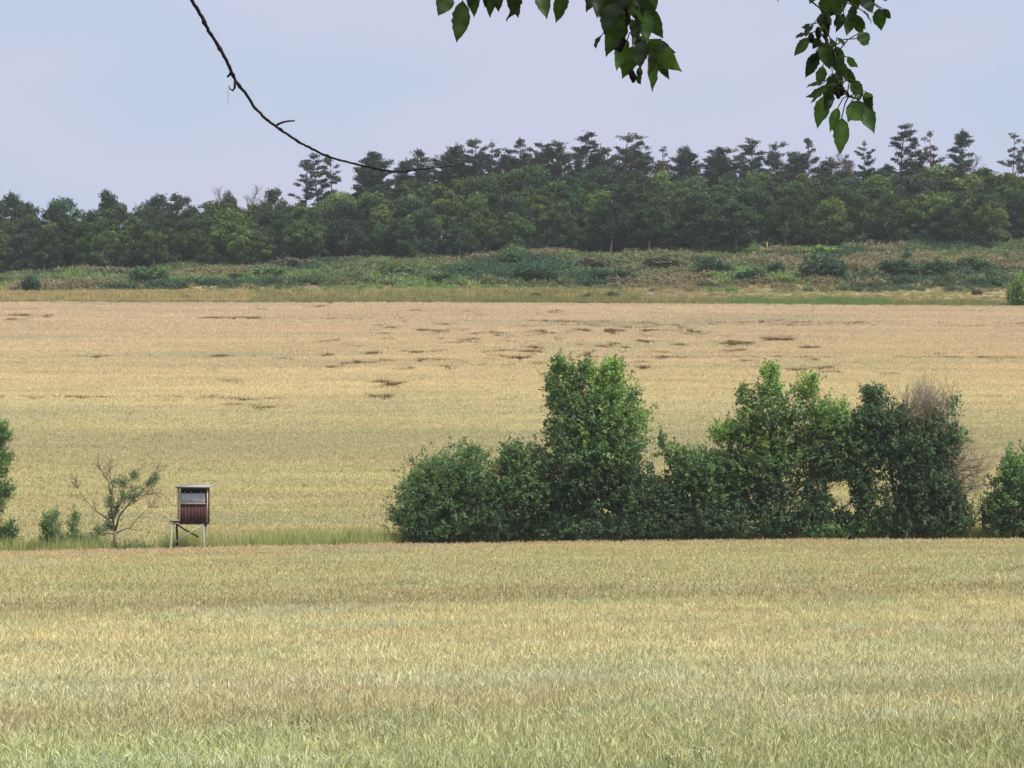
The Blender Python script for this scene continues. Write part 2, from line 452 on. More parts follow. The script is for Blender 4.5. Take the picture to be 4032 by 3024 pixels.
def stalk_tuft(rs, n, size, h0, h1, sw, hl, hw, leaf, lean=0.16, flat=False):
    g = Geo()
    bx = (rs.rand(n) - .5) * size; by = (rs.rand(n) - .5) * size
    h = h0 + (h1 - h0) * rs.beta(3, 2, n)
    az = rs.rand(n) * 2 * math.pi
    ln = lean * (0.3 + rs.rand(n) * 1.2)
    if flat:
        az = 0.4 + rs.randn(n) * .5; ln = .5 + rs.rand(n) * .9
    d = np.stack([np.cos(az), np.sin(az)], 1)
    def at(f, p):
        return np.stack([bx + d[:, 0] * ln * h * f ** p, by + d[:, 1] * ln * h * f ** p, h * f], 1)
    p0, p1, p2 = at(0.0 + 1e-6, 2), at(.6, 2), at(1.0, 2)
    ya = rs.rand(n) * 2 * math.pi
    s = np.stack([np.cos(ya), np.sin(ya), np.zeros(n)], 1) * sw * .5
    lum = 0.80 + 0.36 * rs.rand(n)
    lum = np.where(rs.rand(n) < .06, lum * 1.18, lum)
    v = np.stack([p0 - s, p0 + s, p1 - s, p1 + s, p2 - s * .7, p2 + s * .7], 1).reshape(-1, 3)
    i = np.arange(n)[:, None] * 6
    qd = np.concatenate([i + [0, 1, 3, 2], i + [2, 3, 5, 4]])
    c = np.zeros((n, 6, 3)); c[:, :, 0] = lum[:, None]; c[:, :, 1] = [0, 0, .35, .35, .8, .8]
    g.add(v, [qd], c.reshape(-1, 3))
    # ears: two crossed long rhombs, nodding
    ax = (p2 - p1); ax /= np.linalg.norm(ax, axis=1)[:, None]
    nod = 0.1 + rs.rand(n) ** 2 * 1.2
    dd = np.stack([d[:, 0], d[:, 1], np.zeros(n)], 1)
    ea = ax + dd * nod[:, None] - np.array([0, 0, 1]) * (nod[:, None] * .25)
    ea /= np.linalg.norm(ea, axis=1)[:, None]
    L = hl * (.75 + .5 * rs.rand(n))
    cc = np.zeros((n, 3)); cc[:, 0] = lum * 1.04; cc[:, 1] = 1.0
    ctr = p2 + ea * L[:, None] * .45
    nr_ = np.cross(ea, np.array([0.2, 0.3, 0.9])) + 1e-4
    g.leaves(ctr, ea, nr_, L, hw, cc)
    g.leaves(ctr, ea, np.cross(ea, nr_), L, hw, cc)
    # leaves
    for k in range(leaf):
        f = .35 + .45 * rs.rand(n)
        b = at(f, 2)
        a2 = rs.rand(n) * 2 * math.pi
        o_ = np.stack([np.cos(a2), np.sin(a2), np.zeros(n)], 1)
        LL = .16 + .24 * rs.rand(n)
        mid = b + o_ * LL[:, None] * .25 + np.array([0, 0, 1]) * LL[:, None] * .6
        tip = b + o_ * (LL * (.35 + .5 * rs.rand(n)))[:, None] + np.array([0, 0, 1]) * (LL * (rs.rand(n) * .8 + .25))[:, None]
        sd = np.stack([-np.sin(a2), np.cos(a2), np.zeros(n)], 1) * sw * .9
        v = np.stack([b - sd * .6, b + sd * .6, mid + sd, mid - sd, tip], 1).reshape(-1, 3)
        i = np.arange(n)[:, None] * 5
        cc = np.zeros((n, 5, 3)); cc[:, :, 0] = (lum * .95)[:, None]; cc[:, :, 1] = .25 + .5 * rs.rand(n)[:, None]
        g.add(v, [i + [0, 1, 2, 3], i + [3, 2, 4]], cc.reshape(-1, 3))
    return g

def grid_pts(y0, y1, step, mx_, rs, jit=.5):
    out = []
    y = y0
    while y < y1:
        w = .1763 * y + mx_
        x = np.arange(-w, w, step)
        out.append(np.stack([x + (rs.rand(len(x)) - .5) * step * jit * 2, y + (rs.rand(len(x)) - .5) * step * jit * 2], 1))
        y += step
    return np.concatenate(out)

rs = np.random.RandomState(11)
near_kinds = [proto('crop_tuft', stalk_tuft(rs, 120, .75, .56, .92, .007, .11, .013, 2, .12), M_FRONT) for _ in range(9)]
p2 = grid_pts(19, 62, .6, 5, rs)
p2 = p2[p2[:, 1] < 62]
edge = 21.5 + fbm(p2[:, 0] * .5, p2[:, 1] * .5) * 1.5
p2 = p2[p2[:, 1] > edge]
def heights(p, amp, a=.09, b=.35):
    return 1 + amp * (fbm(p[:, 0] * a, (p[:, 1] - .19 * p[:, 0]) * b) - .5) * 2
def crop(name, p, kinds, rs, label, amp=.14, flat=None, nflat=0, sxy=1.0):
    n = len(p)
    z = G(p[:, 0], p[:, 1])
    h = heights(p, amp)
    which = rs.randint(0, len(kinds) - nflat, n)
    if flat is not None:
        fl = flat
        which = np.where(fl, len(kinds) - nflat + rs.randint(0, max(nflat, 1), n), which)
        h = np.where(fl, .85 + .35 * rs.rand(n), h)
    yaw = rs.rand(n) * 2 * math.pi
    tilt = rs.randn(n, 2) * .05
    scl = np.stack([np.full(n, sxy), np.full(n, sxy), h], 1)
    return scatter(name, np.column_stack([p, z]), yaw, tilt, scl, which, kinds, label, 'crop')
crop('grain_crop', p2, near_kinds, rs, 'nearest strip of ripening grain with green stalks along the bottom', .10)

mid_kinds = [proto('crop_tuft', stalk_tuft(rs, 110, .95, .58, .92, .011, .11, .019, 1, .12), M_FRONT) for _ in range(7)]
p3 = grid_pts(62, 131.3, .78, 6, rs)
crop('grain_crop', p3, mid_kinds, rs, 'tan grain between the nearest strip and the hedge row', .12)

# lodged hollows in the far field: (x0, x1, y, thickness) in a 2212 px wide view of the photograph
K = 4032 / 2212.0
lodged = [(700, 735, 697, 6), (690, 730, 736, 8), (745, 780, 745, 7), (700, 722, 768, 5), (695, 745, 790, 8), (735, 800, 783, 5), (810, 850, 703, 6), (842, 868, 707, 9), (900, 975, 713, 8),
          (940, 960, 700, 5), (1015, 1075, 720, 9), (1000, 1030, 735, 5), (885, 915, 760, 8), (905, 945, 778, 6), (815, 845, 780, 5), (800, 842, 822, 6), (835, 872, 830, 9), (818, 848, 856, 6), (848, 856, 845, 5),
          (490, 525, 825, 6), (438, 495, 858, 6), (530, 572, 864, 6), (585, 610, 860, 9), (556, 600, 876, 7), (562, 575, 884, 9), (485, 515, 874, 4), (1145, 1205, 718, 7), (1240, 1262, 712, 5), (1295, 1345, 714, 7), (1335, 1420, 708, 7),
          (1380, 1500, 714, 9), (1455, 1520, 716, 5), (1300, 1335, 742, 8), (1345, 1360, 752, 8), (1375, 1440, 738, 5), (1500, 1545, 722, 5), (1530, 1620, 740, 7), (1555, 1610, 744, 5), (1640, 1675, 730, 6), (1650, 1690, 735, 5), (1702, 1708, 733, 7),
          (1120, 1175, 760, 5), (1270, 1300, 705, 4), (1760, 1790, 792, 7), (1780, 1815, 802, 6), (1710, 1740, 800, 5), (1905, 1930, 808, 6), (0, 60, 682, 5), (60, 100, 686, 7), (10, 45, 690, 5), (30, 42, 722, 6),
          (170, 215, 768, 4), (455, 490, 770, 4), (430, 560, 686, 3), (720, 735, 722, 5), (1420, 1450, 762, 4), (1620, 1720, 693, 3), (780, 810, 765, 4), (1560, 1575, 728, 5), (960, 1010, 742, 4), (670, 700, 662, 4), (560, 580, 668, 3)]
lod = []
rl = np.random.RandomState(77)
strokes = []
for (x0, x1, yy, th) in lodged:
    m = max(2, int((x1 - x0) / 13))
    for k in range(m):
        xc = x0 + (x1 - x0) * (k + rl.uniform(.2, .8)) / m
        strokes.append((xc, yy + rl.uniform(-.28, .28) * th, rl.uniform(4, 11), rl.uniform(1.1, 3.4) if th < 8 else rl.uniform(1.8, 4.4)))
for _ in range(130):
    xc = rl.normal(1180, 300); yy = rl.uniform(694, 800) if rl.rand() < .8 else rl.uniform(664, 694)
    strokes.append((xc, yy, rl.uniform(3, 12), rl.uniform(.9, 2.0)))
for (xc, yy, hw, th) in strokes:
    px = xc * K
    Yc = solveY(px, yy * K, .80, 145, 335)
    Ya = solveY(px, (yy - th * .5) * K, .80, 145, 335); Yb = solveY(px, (yy + th * .5) * K, .80, 145, 335)
    lod.append(((px - 2016) / F * Yc, Yc, max(hw * K / F * Yc, .7), max((Ya - Yb) / 2, .5) * 1.05 + .55))
lines = []
for (x0, x1, yy, th) in [(1150, 2260, 697, 1.2), (1180, 2260, 701, .8), (450, 1150, 688, .8), (1200, 2260, 771, 1.0), (880, 1200, 776, .7), (-40, 640, 859, .9), (640, 1180, 861, .5), (2150, 2260, 859, 1.6)]:
    Yc = solveY((x0 + x1) / 2 * K, yy * K, .8, 145, 335)
    lines.append(((x0 * K - 2016) / F * Yc, (x1 * K - 2016) / F * Yc, Yc, th))

far_kinds = [proto('crop_tuft', stalk_tuft(rs, 75, .95, .64, .90, .022, .11, .04, 1), M_FAR) for _ in range(7)]
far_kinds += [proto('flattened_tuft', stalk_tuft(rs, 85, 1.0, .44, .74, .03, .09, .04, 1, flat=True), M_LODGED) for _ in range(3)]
p4 = grid_pts(141.5, 331, .76, 10, rs)
flat = np.zeros(len(p4), bool); drop = np.zeros(len(p4), bool)
rag = fbm(p4[:, 0] * .55, p4[:, 1] * .6)
rag2 = fbm(p4[:, 0] * .35 + 9, p4[:, 1] * .3 + 4)
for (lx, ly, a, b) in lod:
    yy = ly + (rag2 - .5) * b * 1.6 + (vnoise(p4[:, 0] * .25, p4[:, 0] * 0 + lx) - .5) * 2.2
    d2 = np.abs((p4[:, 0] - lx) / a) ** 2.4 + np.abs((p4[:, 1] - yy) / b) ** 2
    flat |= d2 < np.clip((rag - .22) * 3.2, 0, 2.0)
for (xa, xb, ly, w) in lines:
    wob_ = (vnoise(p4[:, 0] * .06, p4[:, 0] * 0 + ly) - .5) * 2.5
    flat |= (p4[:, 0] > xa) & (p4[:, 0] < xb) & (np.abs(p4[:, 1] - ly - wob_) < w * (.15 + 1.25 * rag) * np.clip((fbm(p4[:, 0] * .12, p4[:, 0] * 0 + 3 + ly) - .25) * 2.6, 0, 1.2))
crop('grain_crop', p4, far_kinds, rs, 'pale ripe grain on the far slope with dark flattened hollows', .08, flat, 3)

# ------------------------------------------------------------------ leafy crowns
def rnd_dirs(rs, n):
    v = rs.randn(n, 3); return v / np.linalg.norm(v, axis=1)[:, None]

def clumps(g, rs, ctr, rad, n, nl, ll, lw, cols, twig=.45, up=.5, shell=2.6, droop=0.0, spread=.35, lumv=.34, lo_cut=None):
    """n sprays of nl leaves in an ellipsoid, mostly near its skin"""
    if n <= 0: return
    u = rnd_dirs(rs, n)
    r = rs.rand(n) ** (1.0 / shell)
    p = ctr + u * rad * r[:, None] * (0.88 + .24 * rs.rand(n)[:, None])
    d = u * .8 + rs.randn(n, 3) * .35 + np.array([0, 0, up - droop])
    d /= np.linalg.norm(d, axis=1)[:, None]
    col = cols[rs.randint(0, len(cols), n)] * (1 - lumv + 2 * lumv * rs.rand(n))[:, None]
    t = (rs.rand(n, nl) - .35) * twig
    c = p[:, None, :] + d[:, None, :] * t[:, :, None] + rs.randn(n, nl, 3) * ll * spread
    ax = d[:, None, :] * .7 + rs.randn(n, nl, 3) * .55 + np.array([0, 0, -.12 - droop])
    nm = np.array([0, 0, 1.0]) + rs.randn(n, nl, 3) * .55 + u[:, None, :] * .35
    cc = np.repeat(col[:, None, :], nl, 1) * (.85 + .3 * rs.rand(n, nl, 1))
    L = ll * (.7 + .6 * rs.rand(n, nl)); W = L * lw / ll
    g.leaves(c.reshape(-1, 3), ax.reshape(-1, 3), nm.reshape(-1, 3), L.ravel(), W.ravel(), cc.reshape(-1, 3))

def limb(g, rs, a, b, r0, r1, c, sides=5, k=5, wob=.06, sag=0.0):
    a = np.asarray(a, float); b = np.asarray(b, float)
    t = np.linspace(0, 1, k)[:, None]
    L = np.linalg.norm(b - a)
    p = a + (b - a) * t + rs.randn(k, 3) * wob * L * np.sin(t * math.pi)
    p[:, 2] += sag * np.sin(t[:, 0] * math.pi) * L
    g.tube(p, np.linspace(r0, r1, k), sides, np.asarray(c) * (.85 + .3 * rs.rand()))
    return p

def twigs(g, rs, p, d, L, r, depth, c, up=.15, fork=(2, 4), ang=.55):
    """branching bare twigs"""
    k = 4
    pts = [np.asarray(p, float)]
    dd = np.asarray(d, float)
    for i in range(k - 1):
        dd = dd + rs.randn(3) * .16 + np.array([0, 0, up * .25]); dd /= np.linalg.norm(dd)
        pts.append(pts[-1] + dd * L / (k - 1))
    g.tube(pts, np.linspace(r, r * .6, k), 4 if depth > 1 else 3, np.asarray(c) * (.8 + .4 * rs.rand()), cap=False)
    if depth <= 0: return
    for _ in range(rs.randint(fork[0], fork[1] + 1)):
        i = rs.randint(1, k)
        nd = dd + rs.randn(3) * ang + np.array([0, 0, up]); nd /= np.linalg.norm(nd)
        twigs(g, rs, pts[i], nd, L * (.55 + .3 * rs.rand()), r * .6, depth - 1, c, up, fork, ang)

HY = 135.0
HS = F / HY          # photograph pixels per metre at the hedge
GREENS = 2.3 * np.array([lin(72, 92, 58), lin(64, 86, 56), lin(80, 98, 60), lin(68, 88, 62)])
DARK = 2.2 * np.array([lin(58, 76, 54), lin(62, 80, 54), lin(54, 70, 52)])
FRESH = 1.8 * np.array([lin(100, 126, 66), lin(90, 114, 62), lin(108, 130, 72)])
PAL = {'g': GREENS, 'd': DARK, 'f': FRESH, 'm': np.concatenate([GREENS, FRESH[:2]]), 'y': 1.25 * np.array([lin(112, 136, 70), lin(98, 126, 66)])}
BARK = lin(78, 68, 56)

def hedge_tree(name, base_px, blobs, label, cat, seed, trunk=None, limbs=True, dens=19.0, ll=.15, lw=.082, Y=HY, nl=11, group=None, yaw_depth=1.0, twig=.34, up=.45, droop=0.0):
    rs = np.random.RandomState(seed)
    base = place(base_px, Y)
    root = thing(name, base, label, cat, group)
    g = Geo(); w = Geo()
    tr = [base * 0]
    if trunk:
        tr = [P(a, b, Y) - base for (a, b) in trunk]
        tr[0][2] = -.1
        r0 = .06 + .004 * len(blobs)
        pts = []
        for i in range(len(tr) - 1):
            for f in np.linspace(0, 1, 4)[:-1]:
                pts.append(tr[i] * (1 - f) + tr[i + 1] * f + rs.randn(3) * .03 * (i + f > 0))
        pts.append(tr[-1])
        w.tube(pts, np.linspace(r0, r0 * .45, len(pts)), 7, BARK)
    for bl in blobs:
        px, py, rx, ry = bl[:4]
        pal = PAL[bl[4]] if len(bl) > 4 else GREENS
        dk = bl[5] if len(bl) > 5 else 1.0
        c = P(px, py, Y) - base
        a, b = rx / HS * 1.02, ry / HS * 1.0
        dep = (a * .5 + b * .3 + .35) * yaw_depth
        c[1] += rs.uniform(-.35, .35) * min(dep, 1.2)
        area = 4 * math.pi * (a * b + a * dep + b * dep) / 3
        clumps(g, rs, c, np.array([a, dep, b]), int(area * dens * dk), nl, ll, lw, pal, twig, up, droop=droop)
        # ragged sprays that break the outline
        clumps(g, rs, c, np.array([a, dep, b]) * 1.17 + .06, int(area * dens * dk * .13), nl, ll, lw, pal, twig * 1.3, up, shell=30, droop=droop)
        if limbs:
            j = np.argmin([np.linalg.norm(t - c) for t in tr]); j = max(0, j - 1) if len(tr) > 1 else 0
            p = limb(w, rs, tr[j], c, .035, .012, BARK, 4, 5, .07)
            for _ in range(5):
                limb(w, rs, p[rs.randint(2, 5)], c + rnd_dirs(rs, 1)[0] * np.array([a, dep, b]) * .9, .014, .005, BARK, 3, 4, .08)
    if w.n: w.obj('trunk', M_BARK, root, True)
    g.obj('crown', M_LEAF, root)
    return root

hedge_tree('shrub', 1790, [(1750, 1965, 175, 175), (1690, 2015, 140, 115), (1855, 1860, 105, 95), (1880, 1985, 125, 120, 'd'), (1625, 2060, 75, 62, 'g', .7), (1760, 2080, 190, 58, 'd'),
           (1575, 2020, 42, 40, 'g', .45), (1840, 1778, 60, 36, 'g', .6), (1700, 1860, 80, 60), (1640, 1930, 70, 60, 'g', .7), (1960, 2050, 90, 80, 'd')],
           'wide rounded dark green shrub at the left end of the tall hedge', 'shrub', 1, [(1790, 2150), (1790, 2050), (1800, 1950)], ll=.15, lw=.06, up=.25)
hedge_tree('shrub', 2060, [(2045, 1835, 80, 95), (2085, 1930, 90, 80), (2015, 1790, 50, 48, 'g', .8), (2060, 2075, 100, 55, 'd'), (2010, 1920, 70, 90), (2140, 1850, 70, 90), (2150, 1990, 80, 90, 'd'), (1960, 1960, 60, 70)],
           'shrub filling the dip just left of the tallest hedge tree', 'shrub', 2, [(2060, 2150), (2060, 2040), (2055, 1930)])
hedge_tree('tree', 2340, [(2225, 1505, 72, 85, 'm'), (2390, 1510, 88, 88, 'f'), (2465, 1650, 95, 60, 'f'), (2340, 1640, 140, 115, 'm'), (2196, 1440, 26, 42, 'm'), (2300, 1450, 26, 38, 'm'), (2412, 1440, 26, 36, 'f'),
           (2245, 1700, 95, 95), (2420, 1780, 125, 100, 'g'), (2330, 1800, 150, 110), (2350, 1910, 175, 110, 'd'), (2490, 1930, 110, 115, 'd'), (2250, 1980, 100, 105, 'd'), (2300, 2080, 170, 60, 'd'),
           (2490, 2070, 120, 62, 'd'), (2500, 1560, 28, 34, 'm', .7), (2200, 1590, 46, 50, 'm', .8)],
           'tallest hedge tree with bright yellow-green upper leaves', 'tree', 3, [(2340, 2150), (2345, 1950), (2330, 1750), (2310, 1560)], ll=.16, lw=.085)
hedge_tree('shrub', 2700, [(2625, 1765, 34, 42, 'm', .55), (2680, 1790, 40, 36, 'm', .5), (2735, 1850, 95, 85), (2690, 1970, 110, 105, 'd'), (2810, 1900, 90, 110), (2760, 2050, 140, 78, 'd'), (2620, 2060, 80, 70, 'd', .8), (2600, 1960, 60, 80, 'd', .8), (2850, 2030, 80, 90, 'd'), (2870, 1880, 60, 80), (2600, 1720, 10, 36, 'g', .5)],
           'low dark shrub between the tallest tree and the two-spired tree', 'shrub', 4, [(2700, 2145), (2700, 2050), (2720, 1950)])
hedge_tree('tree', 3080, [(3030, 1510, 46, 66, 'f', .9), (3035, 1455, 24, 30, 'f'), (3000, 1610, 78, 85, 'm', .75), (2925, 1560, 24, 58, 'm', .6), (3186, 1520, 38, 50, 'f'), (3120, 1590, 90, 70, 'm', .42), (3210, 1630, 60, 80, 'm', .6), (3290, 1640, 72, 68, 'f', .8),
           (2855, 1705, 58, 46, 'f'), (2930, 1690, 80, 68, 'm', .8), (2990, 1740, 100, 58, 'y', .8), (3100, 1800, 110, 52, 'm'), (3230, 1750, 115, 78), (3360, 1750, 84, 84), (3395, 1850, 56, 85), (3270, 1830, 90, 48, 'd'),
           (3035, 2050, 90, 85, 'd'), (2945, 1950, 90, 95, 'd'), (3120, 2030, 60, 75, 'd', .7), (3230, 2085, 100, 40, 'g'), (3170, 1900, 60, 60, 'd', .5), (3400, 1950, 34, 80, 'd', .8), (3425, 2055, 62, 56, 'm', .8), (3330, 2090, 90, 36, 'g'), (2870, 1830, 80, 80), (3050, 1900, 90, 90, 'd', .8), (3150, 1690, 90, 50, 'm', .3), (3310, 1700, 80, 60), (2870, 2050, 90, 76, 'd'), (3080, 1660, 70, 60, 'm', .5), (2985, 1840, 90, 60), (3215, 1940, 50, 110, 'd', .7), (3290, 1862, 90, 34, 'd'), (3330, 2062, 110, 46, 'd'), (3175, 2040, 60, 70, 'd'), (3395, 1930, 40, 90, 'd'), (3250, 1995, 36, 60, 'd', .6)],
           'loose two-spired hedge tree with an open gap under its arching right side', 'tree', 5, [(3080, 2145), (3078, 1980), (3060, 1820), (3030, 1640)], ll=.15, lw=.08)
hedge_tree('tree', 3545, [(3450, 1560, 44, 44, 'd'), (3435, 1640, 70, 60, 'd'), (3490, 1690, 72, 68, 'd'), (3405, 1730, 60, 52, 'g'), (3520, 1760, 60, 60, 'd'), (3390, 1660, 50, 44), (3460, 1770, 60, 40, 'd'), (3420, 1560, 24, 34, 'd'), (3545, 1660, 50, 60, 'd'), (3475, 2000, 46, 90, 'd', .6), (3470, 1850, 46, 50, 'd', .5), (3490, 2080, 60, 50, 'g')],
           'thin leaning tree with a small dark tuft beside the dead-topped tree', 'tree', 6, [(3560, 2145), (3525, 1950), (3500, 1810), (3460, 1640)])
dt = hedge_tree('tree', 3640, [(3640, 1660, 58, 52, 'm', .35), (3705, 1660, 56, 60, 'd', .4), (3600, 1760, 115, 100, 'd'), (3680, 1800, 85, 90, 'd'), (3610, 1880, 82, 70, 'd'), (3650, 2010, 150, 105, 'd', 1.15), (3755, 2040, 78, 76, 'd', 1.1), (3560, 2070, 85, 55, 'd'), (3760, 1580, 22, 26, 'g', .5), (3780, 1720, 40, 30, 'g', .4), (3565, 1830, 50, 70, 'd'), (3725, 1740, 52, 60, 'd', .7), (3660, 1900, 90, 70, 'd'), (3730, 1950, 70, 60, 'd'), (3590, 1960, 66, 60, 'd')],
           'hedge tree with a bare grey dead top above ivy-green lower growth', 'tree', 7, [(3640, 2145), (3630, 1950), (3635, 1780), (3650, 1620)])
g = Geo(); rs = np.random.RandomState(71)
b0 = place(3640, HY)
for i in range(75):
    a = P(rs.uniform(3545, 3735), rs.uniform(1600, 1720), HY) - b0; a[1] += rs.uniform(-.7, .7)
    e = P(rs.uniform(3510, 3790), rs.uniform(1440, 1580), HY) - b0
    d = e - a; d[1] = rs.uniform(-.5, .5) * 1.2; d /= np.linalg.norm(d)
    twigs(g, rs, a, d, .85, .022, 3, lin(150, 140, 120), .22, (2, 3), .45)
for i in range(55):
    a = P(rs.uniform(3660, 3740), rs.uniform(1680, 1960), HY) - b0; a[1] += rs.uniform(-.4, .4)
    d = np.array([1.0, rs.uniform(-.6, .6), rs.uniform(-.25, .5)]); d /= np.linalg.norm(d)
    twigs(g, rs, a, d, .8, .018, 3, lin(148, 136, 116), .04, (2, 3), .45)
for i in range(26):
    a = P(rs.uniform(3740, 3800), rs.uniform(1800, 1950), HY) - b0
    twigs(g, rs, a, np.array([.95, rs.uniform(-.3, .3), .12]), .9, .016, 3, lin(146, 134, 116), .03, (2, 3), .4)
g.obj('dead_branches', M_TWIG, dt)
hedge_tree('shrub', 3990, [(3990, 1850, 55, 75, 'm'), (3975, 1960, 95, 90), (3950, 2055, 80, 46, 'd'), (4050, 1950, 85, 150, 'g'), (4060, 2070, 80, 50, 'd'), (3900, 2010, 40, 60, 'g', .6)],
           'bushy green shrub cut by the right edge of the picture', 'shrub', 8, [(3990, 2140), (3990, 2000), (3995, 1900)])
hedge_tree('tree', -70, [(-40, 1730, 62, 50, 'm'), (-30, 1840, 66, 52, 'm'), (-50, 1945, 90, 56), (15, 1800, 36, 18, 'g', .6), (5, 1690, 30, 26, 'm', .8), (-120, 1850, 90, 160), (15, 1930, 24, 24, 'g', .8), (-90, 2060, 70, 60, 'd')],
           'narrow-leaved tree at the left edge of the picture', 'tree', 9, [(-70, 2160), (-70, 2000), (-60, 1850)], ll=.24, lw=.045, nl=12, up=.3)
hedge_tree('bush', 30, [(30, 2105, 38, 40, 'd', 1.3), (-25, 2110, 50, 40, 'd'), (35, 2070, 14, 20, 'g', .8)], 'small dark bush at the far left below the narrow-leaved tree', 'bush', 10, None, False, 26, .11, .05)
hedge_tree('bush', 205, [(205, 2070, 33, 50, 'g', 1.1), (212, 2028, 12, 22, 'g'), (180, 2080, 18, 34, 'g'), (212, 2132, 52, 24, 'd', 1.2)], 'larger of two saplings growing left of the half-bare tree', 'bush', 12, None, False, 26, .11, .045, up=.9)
hedge_tree('bush', 290, [(290, 2065, 19, 40, 'g'), (297, 2030, 9, 16, 'g'), (292, 2115, 28, 22, 'g'), (340, 2136, 46, 17, 'd', 1.2)], 'smaller sapling growing close to the half-bare tree', 'bush', 13, None, False, 24, .11, .045, up=.9)

# half-bare tree left of the raised hide: limbs traced in a 2.212x view of its corner
def q4(x, y): return (x / 2.212, 1600 + y / 2.212)
base = place(452, HY)
root = thing('tree', base, 'half-bare scraggly little tree standing left of the raised hide', 'tree')
g = Geo(); rs = np.random.RandomState(5)
GREYB = lin(122, 110, 94)
def tl(pts, r0, r1, dep=0.0, tw=5, sides=5):
    pp = []
    for i, (x, y) in enumerate(pts):
        c = P(*q4(x, y), HY) - base; c[1] += dep * i / len(pts) + rs.uniform(-.03, .03); pp.append(c)
    g.tube(pp, np.linspace(r0, r1, len(pp)), sides, GREYB)
    for _ in range(tw):
        i = rs.randint(max(1, len(pp) // 2), len(pp)); d = pp[i] - pp[i - 1]; d = d / np.linalg.norm(d) + rs.randn(3) * .5
        twigs(g, rs, pp[i], d / np.linalg.norm(d), .42, .012, 2, GREYB, .15, (2, 3), .5)
tl([(1000, 1225), (998, 1150), (1000, 1085)], .085, .07, 0, 0, 7)
tl([(1000, 1110), (1060, 1080), (1100, 1062), (1175, 1078)], .045, .02, .3, 2)
tl([(992, 1108), (940, 1105), (900, 1122), (862, 1110), (856, 1145)], .045, .02, -.3, 2)
tl([(1000, 1085), (985, 1000), (962, 920), (965, 800), (935, 650), (870, 560)], .06, .010, .4, 14)
tl([(965, 800), (985, 700), (950, 600), (972, 530)], .02, .008, -.2, 7)
tl([(1005, 1085), (1040, 960), (1100, 880), (1180, 800), (1290, 690), (1360, 600)], .055, .010, -.5, 9)
tl([(992, 1070), (930, 980), (830, 910), (740, 820), (672, 715)], .04, .008, .5, 14)
tl([(980, 1010), (1020, 900), (1060, 820), (1080, 690), (1180, 590)], .045, .010, .2, 10)
tl([(1130, 1065), (1200, 970), (1290, 880)], .018, .008, .3, 10)
tl([(1100, 880), (1180, 830), (1260, 770), (1330, 760)], .02, .008, .3, 9)
g.obj('trunk', M_BARK, root, True)
g = Geo()
for (x, y, rx, ry, dk) in [(1075, 660, 52, 45, 1), (1170, 612, 34, 34, 1), (1312, 655, 38, 34, .9), (955, 830, 34, 40, 1), (1005, 885, 40, 62, .9), (1090, 800, 36, 40, .9), (1160, 790, 34, 26, 1), (940, 1045, 46, 34, 1), (872, 1085, 42, 34, 1.1), (1140, 735, 55, 34, .5), (990, 660, 30, 40, .4), (1345, 615, 14, 22, .8), (960, 950, 34, 40, .6), (1240, 730, 40, 30, .3)]:
    c = P(*q4(x, y), HY) - base; c[1] += rs.uniform(-.3, .3)
    a, b = 1.2 * rx / 2.212 / HS, 1.15 * ry / 2.212 / HS
    clumps(g, rs, c, np.array([a, a, b]), int(80 * dk), 6, .09, .045, 2.6 * np.array([lin(78, 90, 66), lin(70, 82, 62), lin(86, 98, 70)]), .3, .3, shell=2)
g.obj('crown', M_LEAF, root)

# ------------------------------------------------------------------ raised hide (hunting blind)
HIDEY = 133.2
hb = place(745, HIDEY)
hide = thing('raised_hide', hb, 'dark red raised hide with a grey shutter standing on timber legs', 'hunting blind')
def hq(x, y, dy=0.0):
    """point of the front view of the hide (4.74x view of its corner), dy metres behind the front"""
    c = P(600 + x / 4.74, 1850 + y / 4.74, HIDEY) - hb
    c[1] = dy
    return c
s_ = 4.74 * F / HIDEY             # view pixels per metre
zb = lambda y: hq(745, y)[2]
xb = lambda x: hq(x, 1000)[0]
RED, REDD, GREY, PALE, DKW, SILV = lin(84, 56, 54), lin(62, 42, 43), lin(186, 190, 194), lin(196, 180, 152), lin(74, 66, 56), lin(160, 158, 142)
DEP = 1.25
x0, x1 = xb(522), xb(1012)
z0, zs, zt, ztop = zb(985), zb(632), zb(428), zb(330)
# wall: part with vertical boards as sub-parts
g = Geo(); g.box((x0 + .02, .03, z0 + .01), (x1 - x0 - .04, 0, 0), (0, .02, 0), (0, 0, zs - z0 - .02), REDD)
wall = g.obj('front_wall', M_PAINT, hide)
rs = np.random.RandomState(31)
nb = 8; bw = (x1 - x0) / nb
for i in range(nb):
    g = Geo(); k = rs.uniform(.82, 1.2)
    g.box((x0 + i * bw + .006, rs.uniform(-.006, .004), z0 + rs.uniform(-.03, .02)), (bw - .012, 0, 0), (0, .025, 0), (0, 0, zs - z0 - .02 + rs.uniform(-.01, 0)), RED * k * np.array([1, rs.uniform(.9, 1.08), rs.uniform(.9, 1.1)]))
    g.obj('plank', M_PAINT, wall)
for nm, xa in (('side_wall', x0 - .002), ('side_wall', x1 - .03)):
    g = Geo(); g.box((xa, .032, z0), (.032, 0, 0), (0, DEP - .06, 0), (0, 0, ztop - z0 + .02), RED * .95); sw_ = g.obj(nm, M_PAINT, hide)
    for i in range(7):
        g = Geo(); y_ = .04 + i * (DEP - .08) / 7
        g.box((xa - .012 if xa < 0.0 and xa < xb(700) else xa + .022, y_, z0 - .01), (.022, 0, 0), (0, (DEP - .08) / 7 - .012, 0), (0, 0, zt - z0 + .1), RED * rs.uniform(.85, 1.15))
        g.obj('plank', M_PAINT, sw_)
g = Geo(); g.box((x0 + .03, DEP - .04, z0), (x1 - x0 - .06, 0, 0), (0, .03, 0), (0, 0, ztop - z0 + .05), REDD); g.obj('rear_wall', M_PAINT, hide)
